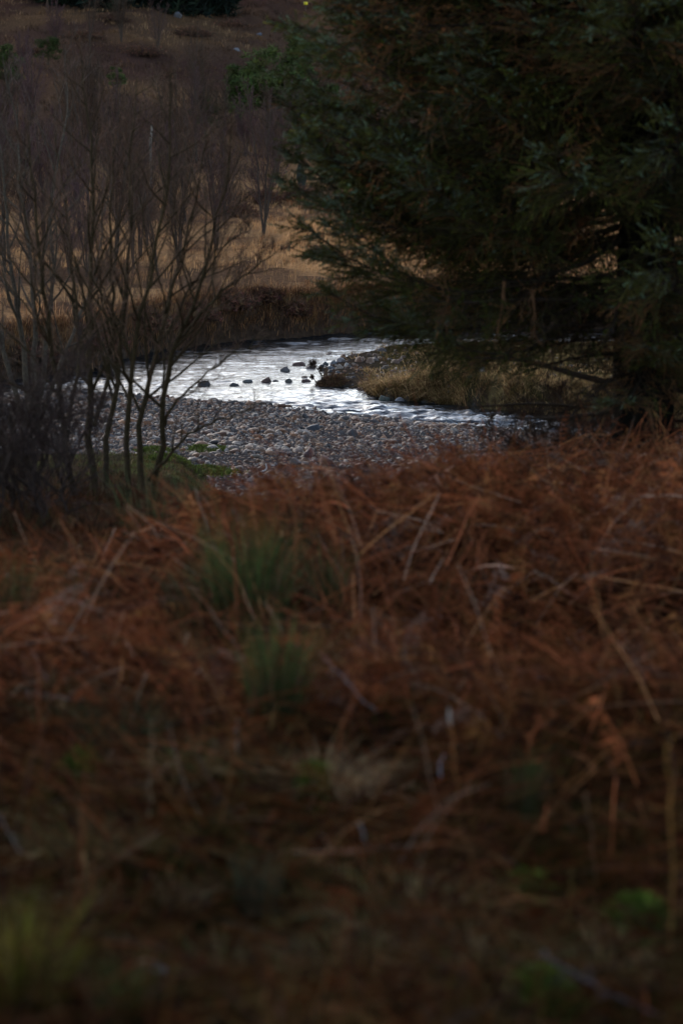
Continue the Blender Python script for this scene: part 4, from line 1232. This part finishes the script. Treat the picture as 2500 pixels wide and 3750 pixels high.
# litter stalks and straw between the fronds
n = 6800
y = 4.0 + 15 * rs.uniform(0, 1, n) ** 1.2; x = rs.uniform(-1, 1, n) * (y * .150 + .8)
k = y < np.interp(x, [-4, -1.6, 0, 1, 4], [13.5, 13.5, 15, 18, 20]); x, y = x[k], y[k]; n = len(x)
b0 = np.stack([x, y, height(x, y) + rs.uniform(0, .22, n)], 1)
an = rs.uniform(0, 6.283, n); dd = np.stack([np.cos(an), np.sin(an), rs.normal(.1, .35, n)], 1)
st = rs.uniform(0, 1, n) < .12
dd[st] = np.stack([rs.normal(0, .3, st.sum()), rs.normal(0, .3, st.sum()), np.ones(st.sum())], 1)
b0[st, 2] -= .1
pl = grow(b0, dd, rs.uniform(.15, .5, n), 5, .14, (0, 0, -.06), rs)
pl[..., 2] = np.maximum(pl[..., 2], height(pl[..., 0], pl[..., 1]) + .008)
Vt, Tt = tubes(pl, np.linspace(.0022, .0011, 5)[None].repeat(n, 0) * rs.uniform(.6, 1.4, (n, 1)), 3)
a = Acc(); a.add(Vt, Tt, np.repeat(pick([(.105, .031, .009), (.12, .052, .015), (.10, .055, .036), (.036, .013, .007)], [.47, .17, .06, .3], n, .25, rs) * np.interp(y, [5, 8, 11], [.5, .75, 1.1])[:, None], 15, 0))  # stalks are dimmed by colour, more so towards the camera
tag(a.build('bracken_litter', M['bracken']), 'tangled dead bracken stalks lying through the foreground', 'bracken', kind='stuff')
# the mat: long thin strands draped over each other
n = 32000
y = 4.2 + 15.5 * rs.uniform(0, 1, n) ** .85; x = rs.uniform(-1, 1, n) * (y * .150 + .7)
k = (y < np.interp(x, [-4, -1.6, -1.1, -.7, 0, 1, 4], [13.2, 12.6, 12.8, 14.2, 14.8, 17.3, 20.3])) & (rs.uniform(0, 1, n) < np.interp(y, [4, 7.5, 10], [.28, .55, 1]))
for hx, hy, hrx, hry, hd in HOLLOWS: k &= ~((np.hypot((x - hx) / hrx, (y - hy) / hry) < .85) & (rs.uniform(0, 1, n) < .85))
for (uu, v_, rr_) in RUSH_CLEAR:
    g_ = ground_hit(uu, v_); k &= (np.hypot(x - g_[0], (y - g_[1] + .2) * .6) > rr_ * .8) | (rs.uniform(0, 1, n) < .25)
x, y = x[k], y[k]; n = len(x)
hgt = np.interp(y, [5, 8, 11, 16], [.08, .16, .30, .34])
b0 = np.stack([x, y, height(x, y) + hgt * rs.uniform(0, 1, n) ** 1.3], 1)
flow = fbm(x * .7, y * .7, 98, 3) * 9.0
an = flow + rs.normal(0, .9, n)
dd = np.stack([np.cos(an), np.sin(an), rs.normal(.15, .35, n)], 1)
st = rs.uniform(0, 1, n) < .22
dd[st, 2] = rs.uniform(.8, 2.2, st.sum())
pl = grow(b0, dd, rs.uniform(.16, .55, n), 4, .11, (0, 0, -.12), rs)
pl[..., 2] = np.maximum(pl[..., 2], height(pl[..., 0], pl[..., 1]) + .008)
Vt, Tt = tubes(pl, np.linspace(.0022, .0010, 4)[None].repeat(n, 0) * rs.uniform(.6, 1.5, (n, 1)), 3)
pcol = pick([(.185, .054, .021), (.215, .094, .036), (.045, .016, .009), (.24, .15, .10), (.115, .034, .014)], [.30, .15, .25, .06, .24], n, .45, rs)
pcol *= (np.interp(y, [5, 8, 10.5], [.26, .62, 1.2]))[:, None]      # dimming of the near foreground is put into the strand colour
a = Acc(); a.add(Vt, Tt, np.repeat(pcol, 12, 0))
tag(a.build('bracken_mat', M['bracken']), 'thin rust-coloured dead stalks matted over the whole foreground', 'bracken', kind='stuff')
# broken frond scraps on the ground
n = 16000
y = 3.8 + 9.5 * rs.uniform(0, 1, n) ** 1.1; x = rs.uniform(-1, 1, n) * (y * .150 + .6)
c3 = np.stack([x, y, height(x, y) + rs.uniform(0, .10, n) * rs.uniform(0, 1, n)], 1)
e1 = rs.normal(0, 1, (n, 3)) * [1, 1, .45]; e1 /= np.linalg.norm(e1, axis=1, keepdims=True)
e2 = np.cross(e1, rs.normal(0, 1, (n, 3))); e2 /= np.linalg.norm(e2, axis=1, keepdims=True)
l_ = rs.uniform(.02, .07, (n, 1)); w_ = rs.uniform(.004, .012, (n, 1))
Vn = np.stack([c3 - e1 * l_, c3 + e2 * w_, c3 + e1 * l_, c3 - e2 * w_ + [0, 0, .006]], 1)
o4 = (np.arange(n) * 4)[:, None]
Tn = np.concatenate([o4 + np.array([[0, 1, 2]]), o4 + np.array([[0, 2, 3]])], 1).reshape(-1, 3)
a = Acc(); a.add(Vn.reshape(-1, 3), Tn, np.repeat(pick([(.050, .014, .004), (.028, .009, .003), (.062, .025, .007), (.011, .005, .003), (.055, .034, .022)], [.3, .25, .15, .25, .05], n, .3, rs), 4, 0))
tag(a.build('frond_scraps', M['bracken']), 'small brown scraps of dead fronds littering the foreground', 'litter', kind='stuff')
# near grass and moss between
x, y = scatter(4200, (-2.2, 2.2), (3.8, 9.5), lambda x, y: (np.abs(x) < y * .15 + .5) & (rs.uniform(0, 1, len(x)) < np.interp(y, [4, 6.5, 9.5], [1, .8, .1])), rs)
a = Acc(); a.add(*tufts(x, y, 9, .05, .13, .006, [(.060, .036, .011), (.032, .027, .007), (.10, .055, .019), (.020, .018, .006)], [.3, .25, .25, .2], rs, .7))
tag(a.build('foreground_grass', M['grass']), 'short olive and straw grass among the bracken at the bottom', 'grass', kind='stuff')
for i, (u, v, w, lab) in enumerate([(2330, 3420, 260, 'bright green moss patch at the lower right behind the tall stem'), (1930, 3330, 170, 'green moss patch left of the lower right one under a stalk'), (1150, 2930, 110, 'yellow-green moss spot below the pale grass tussock'), (300, 2860, 120, 'dull green moss spot left of the rush tussocks'), (2010, 3720, 260, 'dim moss patch at the bottom right edge')]):
    p = ground_hit(u, v); s = p[1] / FPX; W = w * s * .5
    n = 900; q = rs.normal(0, .5, (n, 2)) * W; q[:, 1] *= 2.0
    bx, by = p[0] + q[:, 0], p[1] + q[:, 1]
    bz = height(bx, by) + .09 * np.exp(-((q / W / [1, 2]) ** 2).sum(1)) - .02
    col = pick([(.07, .10, .014), (.045, .065, .012)], [.5, .5], n, .25, rs)
    a = Acc(); a.add(*blades(np.stack([bx, by, bz], 1) - p, rs.uniform(.03, .07, n), np.full(n, .009), rs.normal(0, .5, (n, 2)), col, None, .3, rs))
    o = a.build('moss_patch', M['moss']); o.location = tuple(p); tag(o, lab, 'moss')

def tussock(u, v, wpx, hpx, label, seed, cols, wts, name='rush_tussock', cat='rush', n=320, wid=.005, splay=.7, deadn=110):
    p = ground_hit(u, v); r = np.random.RandomState(seed); s = p[1] / FPX
    W = wpx * s * .65; Hh = hpx * s * 1.6
    root = thing(name, label, cat, p - [0, 0, .03])
    for nm, m, cs, ws, hm in (('blades', n, cols, wts, 1.0), ('dead_blades', deadn, [(.11, .075, .04), (.08, .045, .025)], [.5, .5], .85)):
        an = r.uniform(0, 6.283, m); rr = np.sqrt(r.uniform(0, 1, m)) * W * .6
        bs = np.stack([np.cos(an) * rr, np.sin(an) * rr, np.zeros(m)], 1)
        lean = np.stack([np.cos(an), np.sin(an)], 1) * (rr / (W * .45))[:, None] * splay * W / Hh * r.uniform(.5, 1.6, (m, 1)) + r.normal(0, .07, (m, 2))
        col = pick(cs, ws, m, .25, r)
        a = Acc(); a.add(*blades(bs, Hh * hm * r.uniform(.3, 1.15, m), np.full(m, wid) * r.uniform(.7, 1.3, m), lean, col * .8, col * 1.15, .25, r))
        a.build(nm, M['rush'] if nm == 'blades' else M['grass'], root)
OL = [(.085, .082, .026), (.16, .105, .042), (.055, .062, .016), (.24, .145, .065)]; OW = [.3, .25, .3, .15]
RG = [(.034, .052, .013), (.046, .060, .017), (.075, .062, .024), (.012, .018, .006)]; RW = [.4, .25, .15, .2]
tussock(920, 2330, 330, 340, 'large dark green rush tussock in the middle left of the bracken', 601, RG, RW, n=520)
tussock(1010, 2620, 250, 270, 'green rush tussock just below the large dark one', 602, RG, RW)
tussock(470, 2830, 330, 220, 'blue-green rush tussock left of centre, low among the dead stems', 603, [(.024, .040, .016), (.018, .028, .012)], [.6, .4])
tussock(1190, 2240, 150, 190, 'small green rush tussock right of the large dark one', 604, RG, RW, n=160)
tussock(1930, 2990, 140, 200, 'narrow green rush tussock in the right half of the foreground', 605, RG, RW, n=150)
tussock(950, 3330, 210, 190, 'blue-grey rush tussock below the pale grass tussock', 606, [(.030, .040, .022), (.042, .046, .022), (.08, .06, .03)], [.45, .3, .25], n=190, wid=.0035, splay=.35)
tussock(30, 2380, 160, 260, 'green rush tussock cut by the left edge of the picture', 607, RG, RW, n=220)
tussock(540, 2000, 240, 230, 'thin green rushes on the crest in front of the alder', 608, [(.035, .055, .02), (.05, .055, .022)], [.6, .4], n=170)
tussock(740, 2290, 280, 190, 'olive grass tussock between the large rush and the left edge', 609, [(.05, .055, .022), (.07, .055, .026), (.035, .045, .016)], [.4, .3, .3], n=380)
tussock(690, 1970, 150, 190, 'sparse green rushes right of the thin ones on the crest', 610, [(.03, .05, .022), (.05, .05, .025)], [.6, .4], n=90)
tussock(300, 2330, 260, 190, 'sparse green rush tussock left of the olive one', 611, [(.03, .05, .018), (.05, .052, .022)], [.5, .5], n=280)
tussock(70, 3740, 420, 340, 'yellow-green grass tussock in the bottom left corner', 612, [(.085, .072, .010), (.065, .060, .010), (.11, .08, .016)], [.4, .35, .25], name='grass_tussock', cat='grass', n=420, wid=.007)
tussock(450, 3790, 220, 230, 'green grass tussock at the bottom beside the pale leaf', 613, [(.045, .055, .012), (.03, .04, .01)], [.5, .5], name='grass_tussock', cat='grass', n=220)
tussock(1180, 2920, 270, 150, 'pale straw tussock flopped over in the centre foreground', 614, [(.36, .23, .11), (.26, .16, .075), (.17, .10, .05)], [.4, .35, .25], name='grass_tussock', cat='grass', n=620, wid=.0035, splay=1.5, deadn=80)
tussock(250, 3370, 230, 120, 'small faded grass tussock in the lower left', 615, [(.20, .14, .075), (.14, .095, .05)], [.5, .5], name='grass_tussock', cat='grass', n=130, splay=1.1)
tussock(660, 3330, 130, 110, 'little buff grass tuft right of the faded tussock', 616, [(.22, .14, .065), (.14, .09, .045)], [.5, .5], name='grass_tussock', cat='grass', n=90, splay=1.2)

for i, (u, v, w, h, lab) in enumerate([(130, 2200, 300, 150, 'olive grass tuft near the left edge above the edge rushes'), (480, 2260, 300, 160, 'olive grass tuft between the sparse rushes and the olive tussock'),
    (620, 2480, 260, 150, 'faded olive tuft left of the middle green rushes'), (1170, 2560, 160, 190, 'thin olive tuft right of the middle green rushes'), (200, 2640, 260, 150, 'olive tuft above the blue-green rushes at the left'),
    (700, 2860, 220, 140, 'dull green tuft right of the blue-green rushes'), (1500, 3400, 420, 170, 'wide straw and olive tuft low in the centre right'), (1250, 3620, 380, 180, 'straw and olive tuft at the bottom centre'),
    (1750, 3640, 380, 170, 'olive tuft at the bottom right of centre'), (2200, 3560, 320, 150, 'olive tuft between the two lower right moss patches'), (820, 3640, 320, 170, 'olive tuft at the bottom left of centre'),
    (1620, 2200, 200, 110, 'faint straw tuft in the right middle of the bracken'), (300, 3150, 300, 150, 'rusty straw tuft in the lower left')]):
    tussock(u, v, w, h, lab, 650 + i, OL, OW, name='grass_tussock', cat='grass', n=260, wid=.004, splay=1.3, deadn=120)

# single dead stems one can pick out
def stem(pts, base_v, col, rad, label, cat='bracken stem', name='bracken_stem', tip=None, lift=0.0):
    """pts in photo pixels; the stem stands or lies at the distance where pixel row base_v meets the ground"""
    p = ground_hit(pts[0][0], base_v); d = p[1]
    w = [P(u, v, d) for u, v in pts]
    for q in w: q[2] = max(q[2], float(height(q[:1], q[1:2])[0]) + .01 + lift)
    rad = rad * .6; col = tuple(min(.5, c_ * 1.25) for c_ in col)
    ln = smooth_line(w, 12); ln[1:-1] += RS.normal(0, .004, (10, 3)); o0 = ln[0].copy()
    a = Acc(); rr = np.linspace(rad, rad * .6, 12)
    Vt, Tt = tubes((ln - o0)[None], rr[None], 6)
    c = np.array(col)[None] * (.8 + .4 * vnoise(Vt[:, 2] * 20, Vt[:, 0] * 20, 3))[:, None]
    if tip is not None:
        c[-12:] = np.array(tip)
    a.add(Vt, Tt, c)
    # a few broken side stalks
    r = np.random.RandomState(int(pts[0][0]) + int(pts[0][1]))
    pp, dd, Ls, t, b = side_branches((ln - o0)[None], 4, .35, .95, 55, .22, [np.linalg.norm(ln[-1] - ln[0])], r, .2)
    sb = grow(pp, dd, Ls, 5, .15, (0, 0, -.08), r)
    o = a.build(name, M['bracken'], None, True); o.location = tuple(o0)
    tag(o, label, cat)
    for q in range(len(Ls)):
        Vt, Tt = tubes(sb[q:q + 1], np.linspace(rad * .5, rad * .25, 5)[None], 4)
        sa = Acc(); sa.add(Vt, Tt, np.array(col) * .9); sa.build('side_stalk', M['bracken'], o)
BS = (.17, .066, .022)
stem([(545, 3060), (552, 2850), (556, 2640)], 3060, (.14, .09, .05), .0055, 'upright tan bracken stem in front of the blue-green rushes')
stem([(1682, 3030), (1662, 2800), (1645, 2590)], 3030, BS, .0055, 'upright bracken stem with a pale broken tip right of centre', tip=(.45, .42, .38))
stem([(2452, 3560), (2462, 3200), (2466, 2950), (2440, 2730)], 3560, (.17, .085, .025), .0055, 'tall orange bracken stem near the right edge')
stem([(1950, 3060), (2080, 2880), (2200, 2770), (2330, 2650)], 3060, BS, .0045, 'long bracken stem leaning to the right in the right half')
stem([(310, 2670), (200, 2590), (90, 2540)], 2690, (.20, .165, .15), .0055, 'pale grey broken stalk at the left middle', lift=.10)
stem([(90, 3160), (50, 3080), (-10, 2980)], 3170, (.17, .13, .115), .005, 'pale stalk slanting at the left edge')
stem([(1290, 3000), (1500, 3060), (1800, 3095)], 3150, BS, .0045, 'thin stalk lying level across the centre foreground', lift=.06)
stem([(868, 2780), (866, 2700), (872, 2635)], 2780, (.18, .14, .12), .005, 'short pale upright stub below the middle rush tussock')
stem([(2180, 3280), (2170, 3080), (2140, 2900)], 3280, (.14, .075, .04), .005, 'upright brown stem left of the tall orange one')
stem([(1130, 3800), (1190, 3600), (1240, 3420)], 3800, (.13, .065, .025), .0045, 'slanting orange-brown stem at the bottom centre')
stem([(2420, 3790), (2240, 3640), (2080, 3560), (1990, 3480)], 3790, (.075, .062, .066), .008, 'grey fallen branch slanting across the bottom right corner', 'branch', 'fallen_branch', lift=.03)
stem([(480, 2915), (300, 2925), (110, 2905)], 2950, (.12, .065, .03), .0045, 'stalk lying level below the blue-green rushes', lift=.05)
stem([(1620, 2870), (1610, 2800), (1622, 2760)], 2880, (.20, .18, .19), .007, 'curled pale stalk right of the straw tussock')
stem([(1350, 3150), (1330, 3060), (1318, 3010)], 3160, (.20, .175, .165), .0055, 'short pale stalk leaning below the straw tussock')
stem([(2320, 3520), (2440, 3390), (2520, 3310)], 3560, (.13, .07, .028), .005, 'orange stalk crossing the foot of the tall right stem')
stem([(1380, 2700), (1250, 2480), (1180, 2400)], 2740, (.13, .105, .10), .005, 'grey-violet stalk slanting above the straw tussock', lift=.1)
stem([(1900, 2520), (2150, 2490), (2420, 2440)], 2600, (.15, .11, .095), .005, 'long pale stalk lying level in the right middle', lift=.12)
stem([(2085, 3430), (2075, 3330), (2090, 3200)], 3440, (.16, .10, .03), .0045, 'short yellowish upright stem by the green moss patch')
stem([(2045, 1830), (2048, 1760), (2056, 1690)], 1860, (.02, .02, .03), .011, 'dark upright stalk on the bracken crest in front of the spruce, the left one')
stem([(2275, 1830), (2268, 1770), (2260, 1710)], 1860, (.025, .03, .045), .012, 'dark upright stalk on the bracken crest, the right one')

# a pale dry leaf caught in the grass, bottom left
p = ground_hit(560, 3620); s = p[1] / FPX
leaf = []; ang = np.linspace(0, 2 * np.pi, 14, endpoint=False)
rr = 1 + .25 * np.cos(ang * 2 + .6) + .12 * np.cos(ang * 5)
L = 62 * s
rim = np.stack([np.cos(ang) * rr * L * .75, .02 * np.sin(3 * ang) + .3 * L * np.sin(ang) * .6, np.sin(ang) * rr * L + L * .9], 1)
V = np.concatenate([[[0, .03, L]], rim, rim * [1, 1, 1] + [0, .004, 0], [[0, .034, L]]])
T = []
for i in range(14):
    j = (i + 1) % 14
    T += [[0, 1 + i, 1 + j], [29, 15 + j, 15 + i], [1 + i, 15 + i, 15 + j], [1 + i, 15 + j, 1 + j]]
o = link('dry_leaf', make_mesh('dry_leaf', V, np.array(T), M['pale'], np.tile([.30, .28, .29], (len(V), 1)), True), None, p)
tag(o, 'pale grey curled dry leaf among the grass at the bottom left', 'leaf')
